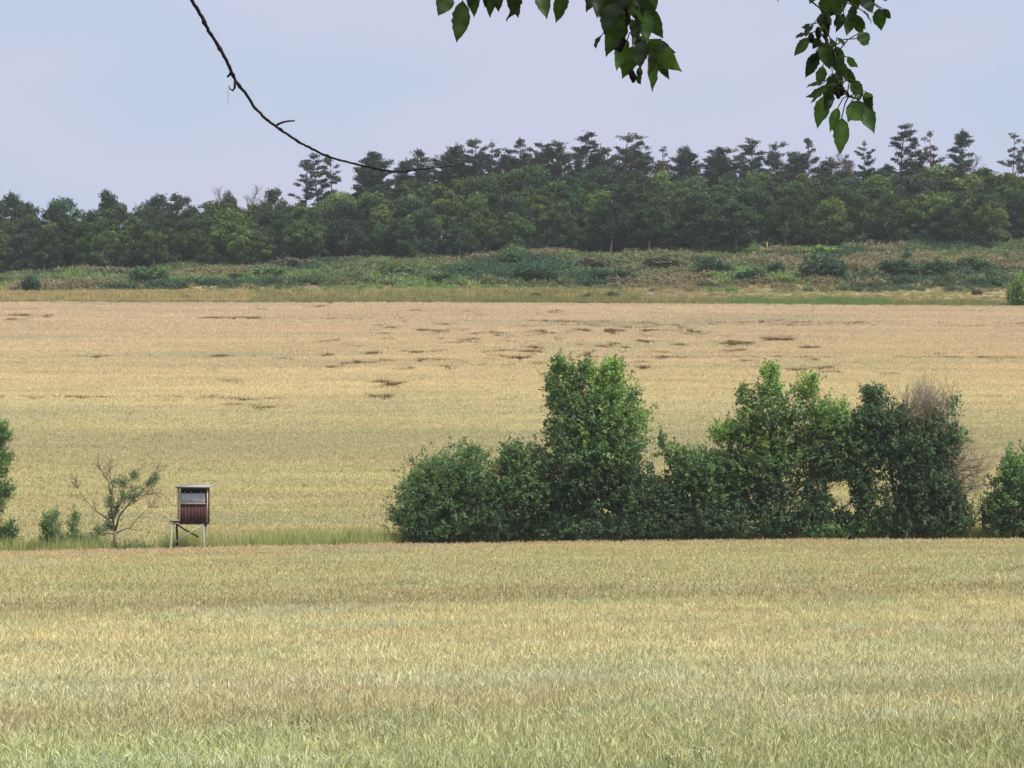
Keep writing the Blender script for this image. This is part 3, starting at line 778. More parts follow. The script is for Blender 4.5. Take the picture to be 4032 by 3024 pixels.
g = Geo(); g.box((x0, .05, z0 - .06), (x1 - x0, 0, 0), (0, DEP - .1, 0), (0, 0, .05), DKW); g.obj('floor_board', M_WOOD, hide)
# shutter under the viewing slot, with its ledge, hinges and lintel
g = Geo(); g.box((xb(530), -.03, zs + .01), (xb(982) - xb(530), 0, 0), (0, .024, 0), (0, 0, zt - zs - .03), GREY); sh = g.obj('shutter', M_FELT, hide)
for x in (610, 725, 905):
    g = Geo(); g.box((xb(x) - .02, -.036, zt - .05), (.04, 0, 0), (0, .012, 0), (0, 0, .13), lin(130, 128, 124)); g.obj('hinge', M_WOOD, sh)
g = Geo(); g.box((xb(725) - .03, -.045, zs + .12), (.06, 0, 0), (0, .014, 0), (0, 0, .035), DKW); g.obj('latch', M_WOOD, sh)
g = Geo(); g.box((x0 - .01, -.06, zs - .02), (x1 - x0 + .02, 0, 0), (0, .055, 0), (0, 0, .028), PALE * .9); g.obj('ledge', M_WOOD, hide)
g = Geo(); g.box((x0 + .002, -.01, ztop - .09), (x1 - x0 - .004, 0, 0), (0, .05, 0), (0, 0, .14), REDD); g.obj('lintel', M_PAINT, hide)
g = Geo(); g.box((xb(985), -.012, zs + .012), (x1 - xb(985) - .004, 0, 0), (0, .04, 0), (0, 0, ztop - zs - .105), REDD); g.obj('jamb', M_PAINT, hide)
g = Geo(); g.box((x0 + .002, -.004, zs + .012), (.035, 0, 0), (0, .03, 0), (0, 0, ztop - zs - .105), REDD); g.obj('jamb', M_PAINT, hide)
# corner posts
for (xa, wd_, ya, zlo, zhi) in ((xb(462), .095, .06, zb(900), zb(325)), (xb(1012) + .003, .05, .0, zb(985), zb(330)), (xb(445), .03, .5, zb(890), zb(410))):
    g = Geo(); g.box((xa, ya, zlo), (wd_, 0, 0), (0, .06, 0), (0, 0, zhi - zlo), PALE); g.obj('corner_post', M_WOOD, hide)
# lean-to roof falling towards the viewer
rx0, rx1 = xb(445), xb(1105)
g = Geo()
zf, zr = zb(326), zb(288)
v = [(rx0, -.28, zf), (rx1 - .06, -.28, zf - .01), (rx1, DEP + .2, zr + .02), (rx0 + .03, DEP + .2, zr)]
v += [(a, b, c + .032) for a, b, c in v]
g.add(v, [np.array([(0, 3, 2, 1), (4, 5, 6, 7), (0, 1, 5, 4), (1, 2, 6, 5), (2, 3, 7, 6), (3, 0, 4, 7)])], lin(158, 152, 146))
roof = g.obj('roof', M_FELT, hide)
g = Geo(); g.box((rx0 + .01, -.275, zf - .05), (rx1 - rx0 - .08, 0, 0), (0, .03, 0), (0, 0, .048), DKW); g.obj('eaves_board', M_WOOD, roof)
for i in range(3):
    g = Geo(); xx = x0 + .1 + i * (x1 - x0 - .25) / 2
    g.bar((xx, -.24, zf - .035), (xx, DEP + .15, zr - .035), .06, .06, DKW); g.obj('rafter', M_WOOD, roof)
# entrance platform with boards
px0, px1 = xb(318), xb(512)
g = Geo()
g.box((px0, .1, zb(985)), (px1 - px0, 0, 0), (0, .06, 0), (0, 0, .07), DKW)
plat = g.obj('platform', M_WOOD, hide)
for i in range(6):
    g = Geo(); g.box((px0 - .01, .06 + i * .17, zb(958)), (px1 - px0, 0, 0), (0, .155, 0), (0, 0, .035), SILV * rs.uniform(.9, 1.12)); g.obj('plank', M_WOOD, plat)
g = Geo(); g.box((xb(435), .5, zb(925)), (xb(505) - xb(435), 0, 0), (0, .35, 0), (0, 0, .05), SILV); g.obj('step', M_WOOD, plat)
# legs, bearers, braces
def leg(pa, pb, ya, yb, w_, c, nm='leg'):
    a = hq(*pa, ya); b = hq(*pb, yb); b[2] = min(b[2], -.0) - .15 if nm == 'leg' else b[2]
    g = Geo(); g.tube([a, (a + b) / 2 + rs.randn(3) * .01, b], [w_, w_ * 1.05, w_ * 1.1], 7, c); g.obj(nm, M_WOOD, hide, True)
leg((358, 975), (330, 1430), .12, -.12, .055, SILV)
leg((330, 980), (248, 1350), 1.0, 1.2, .045, DKW)
leg((405, 990), (432, 1340), 1.0, 1.1, .05, DKW * .8)
leg((945, 1000), (990, 1450), .1, -.12, .055, SILV)
leg((930, 1000), (912, 1380), 1.05, 1.15, .05, DKW)
leg((395, 1015), (820, 1262), 1.02, .95, .035, DKW * .7, 'brace')
leg((338, 1405), (940, 1020), .03, .03, .034, SILV, 'brace')
g = Geo(); g.bar(hq(350, 1005, .1), hq(1010, 1005, .1), .08, .08, SILV * .8); g.obj('bearer', M_WOOD, hide)
g = Geo(); g.bar(hq(350, 1005, 1.0), hq(1010, 1005, 1.0), .08, .08, DKW); g.obj('bearer', M_WOOD, hide)
g = Geo(); g.bar(hq(990, 1010, .4), hq(985, 1060, .4), .08, .05, DKW); g.obj('bracket', M_WOOD, hide)

# ------------------------------------------------------------------ herbs at the hedge foot
def mound(rs, r, h, n, nl, ll, lw, cols, up=.7):
    g = Geo()
    clumps(g, rs, np.array([0, 0, h * .45]), np.array([r, r, h * .55]), n, nl, ll, lw, cols, h * .4, up, shell=3)
    return g
def grass(rs, n, size, h0, h1, w_, cols, bend=.5):
    g = Geo()
    b = np.stack([(rs.rand(n) - .5) * size, (rs.rand(n) - .5) * size, np.zeros(n)], 1)
    h = h0 + (h1 - h0) * rs.rand(n); a = rs.rand(n) * 2 * math.pi
    d = np.stack([np.cos(a), np.sin(a), np.zeros(n)], 1) * (h * bend * rs.rand(n))[:, None]
    u = np.array([0, 0, 1.0])
    s = np.stack([-np.sin(a), np.cos(a), np.zeros(n)], 1) * w_ * .5
    m = b + d * .35 + u * (h * .6)[:, None]; t = b + d + u * h[:, None]
    v = np.stack([b - s, b + s, m + s, m - s, t], 1).reshape(-1, 3)
    i = np.arange(n)[:, None] * 5
    c = cols[rs.randint(0, len(cols), n)] * (.75 + .5 * rs.rand(n))[:, None]
    g.add(v, [i + [0, 1, 2, 3], i + [3, 2, 4]], np.repeat(c, 5, 0))
    return g
rs = np.random.RandomState(21)
HG = 1.5 * np.array([lin(86, 108, 66), lin(76, 100, 60), lin(98, 116, 74)])
PG = 1.6 * np.array([lin(138, 142, 92), lin(120, 132, 84), lin(160, 150, 104)])
herb_kinds = [proto('herb_mound', mound(rs, .5, .75, 70, 8, .11, .045, HG), M_HERB) for _ in range(4)]
herb_kinds += [proto('grass_tuft', grass(rs, 130, .9, .5, 1.15, .014, PG if k_ else np.concatenate([PG, HG])), M_HERB) for k_ in range(4)]
n = 3600
x = rs.uniform(-32, 32, n); y = rs.uniform(131.8, 140.5, n)
pxs = 2016 + x / y * F
y = np.where((pxs > 630) & (pxs < 850), 134.9 + (y - 131.8) * .6, y)
y = np.where(pxs > 1540, 135.2 + (y - 131.8) * .6, y)
herb = np.zeros(n)
for a, b in ((-60, 60), (150, 400), (640, 850), (935, 1500), (1500, 4100)):
    herb = np.maximum(herb, np.clip((pxs - a) / 12, 0, 1) * np.clip((b - pxs) / 12, 0, 1))
isherb = rs.rand(n) < herb * .8
which = np.where(isherb, rs.randint(0, 4, n), 4 + rs.randint(0, 4, n))
hs = np.where(isherb, rs.uniform(.7, 1.45, n), rs.uniform(.4, .85, n))
hs = np.where((pxs > 1660) & ~isherb, hs * .6, hs)
hs = np.where((pxs > 1450) & (pxs < 1640) & ~isherb, hs * 1.5, hs)
scatter('undergrowth', np.column_stack([x, y, G(x, y)]), rs.rand(n) * 6.28, rs.randn(n, 2) * .08, np.stack([hs, hs, hs], 1), which, herb_kinds,
        'green herbs and rough grass along the foot of the hedge', 'undergrowth')

# ------------------------------------------------------------------ grass strip and scrubby bank beyond the far field
LIFT = 1.4; rs = np.random.RandomState(22)
strip_kinds = [proto('grass_tuft', grass(rs, 90, 1.3, .25, .6, .03, c_ * LIFT), M_HERB) for c_ in
               (np.array([lin(128, 128, 84), lin(112, 118, 76)]), np.array([lin(140, 134, 94), lin(128, 124, 84)]), np.array([lin(104, 124, 74), lin(114, 130, 78)]), np.array([lin(96, 108, 68), lin(86, 98, 62)]), np.array([lin(166, 148, 108), lin(150, 136, 100)]))]
n = 7200
y = rs.uniform(331.5, 349, n); x = rs.uniform(-1, 1, n) * (.1763 * y + 10)
pxs = 2016 + x / y * F
v1 = fbm(x * .08, y * .35); v2 = rs.rand(n)
which = np.where(v1 > .52, 0, 1)
which = np.where((y < 340) & (pxs > 2780 + 200 * v2) & (pxs < 3560 - 200 * v2), 2, which)
which = np.where((y < 336) & (pxs < 2500) & (v2 > .3), 3, which)
which = np.where((y > 337) & (pxs < 1000) & (v2 > .2), 4, which)
which = np.where((y > 340) & (pxs > 1000) & (v2 > .66), 4, which)
keep = ~((y > 344.6) & (y < 348.4) & (pxs > 2450) & (rs.rand(n) < .62))
x, y, which = x[keep], y[keep], which[keep]; n = len(x)
hs = rs.uniform(.7, 1.4, n) * np.where((y > 339) & (x > 15), .45, 1)
scatter('rough_grass', np.column_stack([x, y, G(x, y)]), rs.rand(n) * 6.28, rs.randn(n, 2) * .06, np.stack([hs, hs, hs * np.where(which == 2, 1.5, 1.0)], 1), which, strip_kinds,
        'strip of rough grass between the far field and the bank', 'grass')

BK = {'green': np.array([lin(90, 101, 74), lin(80, 92, 68), lin(102, 110, 80)]), 'dark': np.array([lin(58, 78, 62), lin(66, 86, 66)]),
      'brown': np.array([lin(112, 106, 88), lin(102, 100, 84), lin(124, 114, 92)]), 'tan': np.array([lin(158, 142, 108), lin(144, 134, 98)]), 'fresh': np.array([lin(104, 124, 74), lin(94, 116, 72)])}
scrub_kinds = [proto('scrub_clump', mound(rs, .9, .9, 46, 6, .22, .11, BK[k_] * 1.65, .3), M_HERB) for k_ in ('green', 'green', 'dark', 'brown', 'brown', 'fresh')]
scrub_kinds += [proto('scrub_grass', grass(rs, 80, 1.4, .3, .8, .04, BK['tan'] * 1.6), M_HERB)]
n = 10500
y = rs.uniform(341, 388, n); x = rs.uniform(-1, 1, n) * (.1763 * y + 12)
pxs = 2016 + x / y * F
v1 = fbm(x * .07 + 3, y * .13 + 1); v2 = fbm(x * .05 + 30, y * .17 + 11); v3 = rs.rand(n)
which = np.where(v3 < .5, 0, 1)
which = np.where(v1 > .60, 2, which)
which = np.where((v2 > .67) | ((pxs > 2400) & (pxs < 3050) & (v3 > .70)), np.where(v3 < .5, 3, 4), which)
which = np.where((v1 < .36) & (v3 > .5), 5, which)
dry = np.clip((356 - y) / 8, 0, 1) * np.where(pxs < 1100, 1.5, .8)
which = np.where(v3 < dry * .8 + .03, 6, which)
hs = rs.uniform(.6, 1.5, n) * np.where(y < 354, .6, 1)
hs = np.where((y < 349.5) & (pxs > 2450), .10, hs)
zz = G(x, y) + band(y, 349, 392, 4) * (fbm(x * .16, y * .22) - .5) * 1.6
scatter('scrub', np.column_stack([x, y, zz - .05]), rs.rand(n) * 6.28, rs.randn(n, 2) * .1, np.stack([hs, hs, hs * .85], 1), which, scrub_kinds,
        'low brambles and dry grass covering the bank below the wood', 'scrub')

# single bushes on the bank: (px, py of the base, width px, height px, kind, words)
rs = np.random.RandomState(23)
bush_protos = []
for i in range(5):
    g = Geo()
    for _ in range(6):
        c = np.array([rs.uniform(-.35, .35), rs.uniform(-.3, .3), rs.uniform(.25, .6)])
        clumps(g, rs, c, np.array([.34, .34, .3]) * rs.uniform(.7, 1.1), 90, 6, .11, .06, np.array([[1, 1, 1.0], [.85, .9, .9], [1.15, 1.1, .95]]), .14, .3, shell=3)
    bush_protos.append(g.mesh('crown', M_WOODLEAF))
def bushcol(k): return tuple({'d': lin(60, 82, 64), 'g': lin(78, 102, 70), 'b': lin(98, 96, 86), 'f': lin(98, 122, 66) * 1.2, 't': lin(92, 84, 64)}[k] * 1.45) + (1,)
def bank_bush(px, py, w, h, k, label, nm='bush', group='bushes on the bank below the wood', Y=None):
    Y = Y or solveY(px, py, 0.0, 333, 386)
    b = place(px, Y)
    s = F / Y
    o = bpy.data.objects.new(nm, bush_protos[rs.randint(0, 5)]); COL.objects.link(o)
    o.location = b - np.array([0, 0, .15]); o.rotation_euler = (0, 0, rs.uniform(0, 6.28)); o.scale = (w / s / 1.25, w / s / 1.25, h / s / .85)
    o.color = bushcol(k)
    return tag(o, label, 'bush', group)
bank_bush(110, 1150, 85, 70, 'd', 'dark lone bush at the left end of the bank above dry grass')
bank_bush(570, 1125, 190, 75, 'g', 'broad pale green bramble mound on the left part of the bank')
bank_bush(620, 1112, 70, 32, 'd', 'small dark bush in front of the broad left bramble mound')
bank_bush(460, 1108, 150, 55, 'b', 'purplish dry bramble mound left of the pale green one')
bank_bush(1160, 1065, 200, 50, 'b', 'brown dry thicket at the wood edge on the left half')
bank_bush(930, 1115, 110, 40, 'd', 'low dark bramble left of the bank middle')
bank_bush(1240, 1120, 70, 38, 'd', 'rounded dark bush near the dry slope left of middle')
bank_bush(1070, 1100, 180, 50, 'g', 'green bramble mound below the brown thicket')
bank_bush(1430, 1115, 150, 45, 'd', 'dark low bush right of the dry slope')
bank_bush(1560, 1100, 190, 55, 'g', 'green spreading bramble at mid bank')
bank_bush(1740, 1118, 150, 42, 'd', 'dark bramble bush just above the tan strip at mid bank')
bank_bush(2030, 1050, 120, 90, 'g', 'tall pale green bush rising against the wood in the middle')
bank_bush(2120, 1110, 210, 60, 'd', 'wide dark bush below the tall pale green one')
bank_bush(2420, 1112, 190, 50, 'd', 'dark bramble bush right of the middle of the bank')
bank_bush(2330, 1062, 170, 50, 'b', 'dry brown bramble beneath the wood right of middle')
bank_bush(2830, 1090, 170, 75, 'd', 'dark bush left of the pale dead stub')
bank_bush(2960, 1115, 140, 60, 'd', 'dark low bush below the pale dead stub')
bank_bush(2620, 1060, 200, 55, 'b', 'greyish dry bramble left of the pale dead stub')
bank_bush(3050, 1085, 100, 55, 'd', 'small dark bush right of the pale dead stub')
bank_bush(3270, 1105, 210, 105, 'd', 'largest dark green bush on the right half of the bank')
bank_bush(3390, 1090, 110, 48, 't', 'brownish bush touching the largest dark bush')
bank_bush(3540, 1095, 190, 75, 'd', 'dark bush in the long row right of the largest one')
bank_bush(3575, 1050, 60, 60, 'd', 'small upright bush standing behind the long dark row')
bank_bush(3700, 1095, 190, 70, 'd', 'dark bush near the right end of the long row')
bank_bush(3860, 1075, 170, 65, 'g', 'green bush high on the bank near the right edge')
bank_bush(3250, 1020, 150, 55, 'f', 'yellowish green bush under the lone pale trunk')
bank_bush(3850, 1160, 50, 24, 't', 'tiny dark bush on the pale track near the right edge')
bank_bush(2420, 1180, 60, 36, 'd', 'small dark bush in the grass strip left of the bright grass')
bank_bush(2110, 1180, 60, 30, 'd', 'small dark bush in the grass strip at the middle')
bank_bush(2310, 1182, 50, 30, 'd', 'small bush between two others in the grass strip')
bank_bush(740, 1185, 60, 26, 'd', 'small green bush in the grass strip on the left')
bank_bush(4015, 1200, 110, 150, 'f', 'bright green bush at the right edge beside the far field', Y=334)

# pale dead stub
b = place(3030, solveY(3030, 1005, 0, 340, 386)); g = Geo(); rs = np.random.RandomState(3)
ss = F / b[1]
for (ex, ey) in ((-38, 42), (30, 40), (-8, 52), (14, 34)):
    e = np.array([ex / ss, rs.uniform(-.3, .3), ey / ss])
    limb(g, rs, (0, 0, -.2), e, .16, .05, lin(176, 156, 120), 6, 5, .06)
tag(g.obj('dead_stub', M_BARK, None, True), 'pale dead broken stub on the bank under the wood', 'dead tree').location = b

# ------------------------------------------------------------------ the wood
rs = np.random.RandomState(41)
WG = np.array([[1, 1, 1.0], [.9, .95, .95], [1.12, 1.08, .92], [.8, .88, .9]])
broad = []
for i in range(10):
    g = Geo(); w = Geo()
    H = 10.0; cr_ = rs.uniform(3.0, 4.3); th = rs.uniform(2.4, 3.8) if i < 5 else rs.uniform(.7, 1.5)
    top = np.array([rs.uniform(-.4, .4), rs.uniform(-.4, .4), H * .8])
    mid = np.array([rs.uniform(-.2, .2), rs.uniform(-.2, .2), th])
    w.tube([(0, 0, -.5), (mid * .5), mid, (mid + top) / 2 + rs.randn(3) * .1, top], [.17, .15, .12, .08, .03], 6, [1, 1, 1])
    nbk = rs.randint(15, 22)
    for k in range(nbk):
        f = k / (nbk - 1.0)
        zz_ = th + .1 + (H * .93 - th) * f
        rr = cr_ * (math.sin(math.pi * (f * .78 + .16)) ** .7) * rs.uniform(.45, .85)
        a = k * 2.4 + rs.uniform(-.4, .4)
        c = np.array([math.cos(a) * rr, math.sin(a) * rr, zz_])
        br = np.array([1, 1, .58]) * rs.uniform(.75, 1.3) * (cr_ / 3.2)
        clumps(g, rs, c, br, int(58 * br[0] ** 1.6), 7, .34, .2, WG * rs.uniform(.6, 1.35), .5, .35, shell=3)
        clumps(g, rs, c, br * 1.22, 6, 6, .3, .17, WG, .5, .4, shell=30)
        limb(w, rs, mid * (1 - f * .6) + top * f * .6, c, .06, .02, [1, 1, 1], 4, 5, .05)
    broad.append((g.mesh('crown', M_WOODLEAF), w.mesh('trunk', M_BARK, True)))

def pine_mesh(rs, H=16.0, start=.38, width=2.6, dens=1.0, lean=0.0, gap=.15, red=0.0, bush=1.0, layered=True):
    g = Geo(); w = Geo()
    n = 9
    ax = np.array([[lean * (t ** 2) * 2 + rs.uniform(-.12, .12), rs.uniform(-.12, .12), H * t] for t in np.linspace(0, 1, n)]); ax[0] = (0, 0, -.5)
    w.tube(ax, np.linspace(.2, .04, n), 6, [1, 1, 1])
    z = H * start
    while z < H - .2:
        t = (z - H * start) / (H * (1 - start))
        pos = np.array([np.interp(z, ax[:, 2], ax[:, j]) for j in range(3)])
        prof = (width * 1.15 * min(1.0, .6 + t * 1.0) * (1 - t) ** .45 + .25) * (.65 + .7 * vnoise(np.array(z * .9), np.array(width * 7.0)))
        for k in range(rs.randint(3, 6)):
            if rs.rand() < gap: continue
            a = rs.rand() * 2 * math.pi; L = prof * rs.uniform(.5, 1.15)
            el = (rs.uniform(-.22, .3) if layered else rs.uniform(-.3, .5)) + t * .45
            d = np.array([math.cos(a) * math.cos(el), math.sin(a) * math.cos(el), math.sin(el)])
            e = pos + d * L; e[2] += .12 * L
            limb(w, rs, pos, e, .05 * (1 - t) + .02, .015, [.9, .9, .9], 3, 4, .05, -.04)
            m = max(2, int(L * 4.2 * dens))
            f = .35 + .7 * rs.rand(m) ** .8
            ctr = pos + (e - pos) * f[:, None] + rs.randn(m, 3) * np.array([.16, .16, .07]) * bush
            nn_ = 15
            c = ctr[:, None, :] + rs.randn(m, nn_, 3) * np.array([.22, .22, .10 if layered else .17]) * bush
            axn = d + rs.randn(m, nn_, 3) * .7 + np.array([0, 0, .45])
            nm = rs.randn(m, nn_, 3)
            col = np.where(rs.rand(m, 1, 1) < red, np.array([2.1, 1.1, 1.0]), np.array([1, 1, 1.0])) * (.75 + .5 * rs.rand(m, nn_, 1))
            g.leaves(c.reshape(-1, 3), axn.reshape(-1, 3), nm.reshape(-1, 3), .46, .12, col.reshape(-1, 3))
        z += rs.uniform(.45, 1.05) if layered else rs.uniform(.26, .75)
    # leader tuft
    m = 26
    c = ax[-1] + rs.randn(m, 3) * np.array([.14, .14, .28])
    g.leaves(c, rs.randn(m, 3) * .5 + np.array([0, 0, .8]), rs.randn(m, 3), .45, .09, np.ones((m, 3)) * (.8 + .4 * rs.rand(m, 1)))
    return (g.mesh('crown', M_NEEDLE), w.mesh('trunk', M_BARK, True))
rs = np.random.RandomState(43)
pines = [pine_mesh(rs, 16, .40, 3.0, 1.0, .2, .12), pine_mesh(rs, 16, .45, 2.4, .9, -.3, .2), pine_mesh(rs, 16, .34, 2.7, 1.0, .5, .15), pine_mesh(rs, 16, .42, 2.1, 1.2, .35, .05, 0, 1.1),
         pine_mesh(rs, 16, .5, 2.8, .75, -.2, .3), pine_mesh(rs, 16, .36, 3.1, 1.1, .1, .1), pine_mesh(rs, 16, .45, 2.3, .8, .3, .25)]
dense_pines = [pine_mesh(rs, 16, .34, w_, 1.0, l_, .12, layered=False) for w_, l_ in ((3.0, .2), (2.5, -.3), (2.8, .4), (2.2, .1))]
red_pine = pine_mesh(rs, 16, .36, 2.9, .8, .2, .25, .45)
dead_pine = pine_mesh(rs, 16, .36, 2.4, .35, .1, .3, .8)
snag = Geo(); rs2 = np.random.RandomState(9)
for i in range(9):
    a = np.array([rs2.uniform(-.2, .2), rs2.uniform(-.2, .2), rs2.uniform(6, 8)]); d = np.array([rs2.uniform(-.7, .7), rs2.uniform(-.7, .7), 1.0])
    twigs(snag, rs2, a, d / np.linalg.norm(d), 1.6, .05, 3, [1, 1, 1], .2, (2, 4), .6)
snag.tube([(0, 0, -.5), (.1, 0, 4), (0, .1, 8)], [.2, .15, .08], 6, [1, 1, 1])
snag_mesh = snag.mesh('trunk', M_TWIG, True)

NT = []
LM_ = [(20, 'the left-end skyline tree'), (126, 'the domed skyline tree'), (226, 'the tall knob-topped tree'), (335, 'the flat-topped left tree'), (400, 'the spreading pale-topped tree'), (488, 'the slim skyline tree'),
       (585, 'the feathery skyline tree'), (692, 'the first tall pine'), (795, 'the twig-crossed pine'), (905, 'the low pine by the twig end'), (986, 'the narrow cone-shaped pine'), (1060, 'the pointed pine'), (1132, 'the single-leader pine'),
       (1216, 'the flat-topped pine'), (1266, 'the darkest pine'), (1340, 'the thin-crowned pine'), (1436, 'the small reddish pine'), (1536, 'the broad layered pine'), (1620, 'the two-crowned pine'), (1682, 'the sloping-topped pine'),
       (1754, 'the right-leaning pine'), (1834, 'the nearly dead pine'), (1938, 'the tallest right pine'), (2018, 'the dying rusty pine'), (2076, 'the dense column-like pine'), (2188, 'the rusty-middled pine')]
SEEN = {}
def near_mark(px2, below='below'):
    d, nm = min(((px2 - a), b) if False else (abs(px2 - a), (a, b)) for a, b in LM_)
    off = px2 - nm[0]
    side_ = '' if abs(off) < 12 else ('left ' if off < 0 else 'right ')
    return side_ + below + ' ' + nm[1]
def trunk_tint(o, c):
    o.color = tuple(c) + (1,)
def tree_copy(name, meshes, loc, H, H0, col, tcol, label, group, wid=None, lift=1.0):
    s = H / H0
    o = thing(name, loc, label, 'tree', group, rs.uniform(0, 6.28), ((wid or s), (wid or s), s))
    c = bpy.data.objects.new('crown', meshes[0]); COL.objects.link(c); c.parent = o; c.color = tuple(np.asarray(col) * lift) + (1,)
    t = bpy.data.objects.new('trunk', meshes[1]); COL.objects.link(t); t.parent = o; t.color = tuple(tcol) + (1,)
    if 'pine' in name: o.rotation_euler = (rs.uniform(-.07, .07), rs.uniform(-.07, .07), o.rotation_euler[2])
    elif meshes[0].name.startswith('crown'): o.rotation_euler = (rs.uniform(-.12, .12), rs.uniform(-.12, .12), o.rotation_euler[2]); o.scale[0] *= rs.uniform(.85, 1.2)
    NT.append(o)
    return o

EX = [-60, 0, 200, 400, 600, 750, 900, 1100, 1300, 1500, 1700, 1900, 2270]
EY = [456, 456, 444, 434, 428, 408, 380, 358, 364, 368, 362, 358, 362]
BX = [-60, 0, 560, 1000, 1300, 1500, 2270]
BY = [602, 600, 580, 565, 540, 530, 530]
def wood_green():
    k = rs.rand()
    if k < .34: c = lin(62, 84, 64)
    elif k < .72: c = lin(74, 98, 66)
    elif k < .9: c = lin(86, 108, 66)
    else: c = lin(64, 82, 72)
    if rs.rand() < .16: c = lin(90, 108, 64) * 1.15
    return c * rs.uniform(.6, 1.25) * 1.1 * np.array([1.06, 1.0, .92])
GR_W = 'broadleaf trees of the wood on the hill'
def wood_label(ri, p2x, c, wfac, pale):
    lum = c.sum()
    col = 'yellow-green' if c[2] / c[1] < .40 else 'dark green' if lum < .30 else 'mid green' if lum < .42 else 'light green'
    tier = ('at the wood edge', 'low in the wood', 'low in the wood', 'midway up the wood', 'midway up the wood', 'high in the wood', 'topmost in the wood')[ri]
    t_ = f"{'wide ' if wfac > 1.2 else 'slim ' if wfac < 1.0 else ''}{col} {'pale-stemmed ' if pale else ''}tree {tier}, {near_mark(p2x)}"
    if len(t_.replace('-', ' ').split()) > 16: t_ = t_.replace('wide ', '').replace('slim ', '')
    if len(t_.replace('-', ' ').split()) > 16: t_ = t_.replace(' of the wood', '').replace('pale-stemmed ', '')
    return t_
rows = [384.5, 393, 400, 409, 418, 428, 439]
for ri, Yr in enumerate(rows):
    half = .1763 * Yr + 3
    st = 5.6 if ri else 6.6
    x = -half + rs.uniform(0, st)
    while x < half:
        y = Yr + rs.uniform(-2.5, 2.5) * (.5 if ri == 0 else 1)
        p2x = (x / y * F + 2016) / K
        e, b_ = np.interp(p2x, EX, EY), np.interp(p2x, BX, BY)
        f = ri / 6.0
        top = (b_ - 100) * (1 - f) + e * f + rs.uniform(-9, 11)
        pos = place(p2x * K, y)
        H = P(p2x * K, top * K, y)[2] - pos[2]
        H = max(4.5, H)
        gcol = wood_green(); wfac = rs.uniform(.9, 1.32)
        pale = ri == 0 and rs.rand() < .6
        tree_copy('broadleaf_tree', broad[rs.randint(0, 5) if ri == 0 else rs.randint(3, 10) if ri == 1 else rs.randint(5, 10)], pos - np.array([0, 0, .1]), H, 10.6, gcol, lin(178, 172, 150) if pale else lin(96, 92, 80),
                  wood_label(ri, p2x, gcol, wfac, pale), GR_W, wid=max(.6, min(1.35, H / 10.0 * wfac)))
        x += st * rs.uniform(.75, 1.25)
# dark bushes that close the foot of the wood
x = -72.0
while x < 73:
    Yb = 389.5 + rs.uniform(-1.5, 1.5)
    pos = place(x / Yb * F + 2016, Yb)
    o = bpy.data.objects.new('bush', bush_protos[rs.randint(0, 5)]); COL.objects.link(o)
    w_ = rs.uniform(3.2, 5.2)
    o.location = pos - np.array([0, 0, .3]); o.rotation_euler = (0, 0, rs.uniform(0, 6.28)); o.scale = (w_ / 1.25, w_ / 1.25, rs.uniform(1.8, 3.2) / .85)
    o.color = tuple(lin(54, 70, 60) * rs.uniform(.8, 1.3)) + (1,)
    tag(o, 'dark bush at the shady wood foot ' + near_mark(2016 / K + x / Yb * F / K), 'bush', 'bushes along the foot of the wood')
    x += rs.uniform(3.2, 6.0)

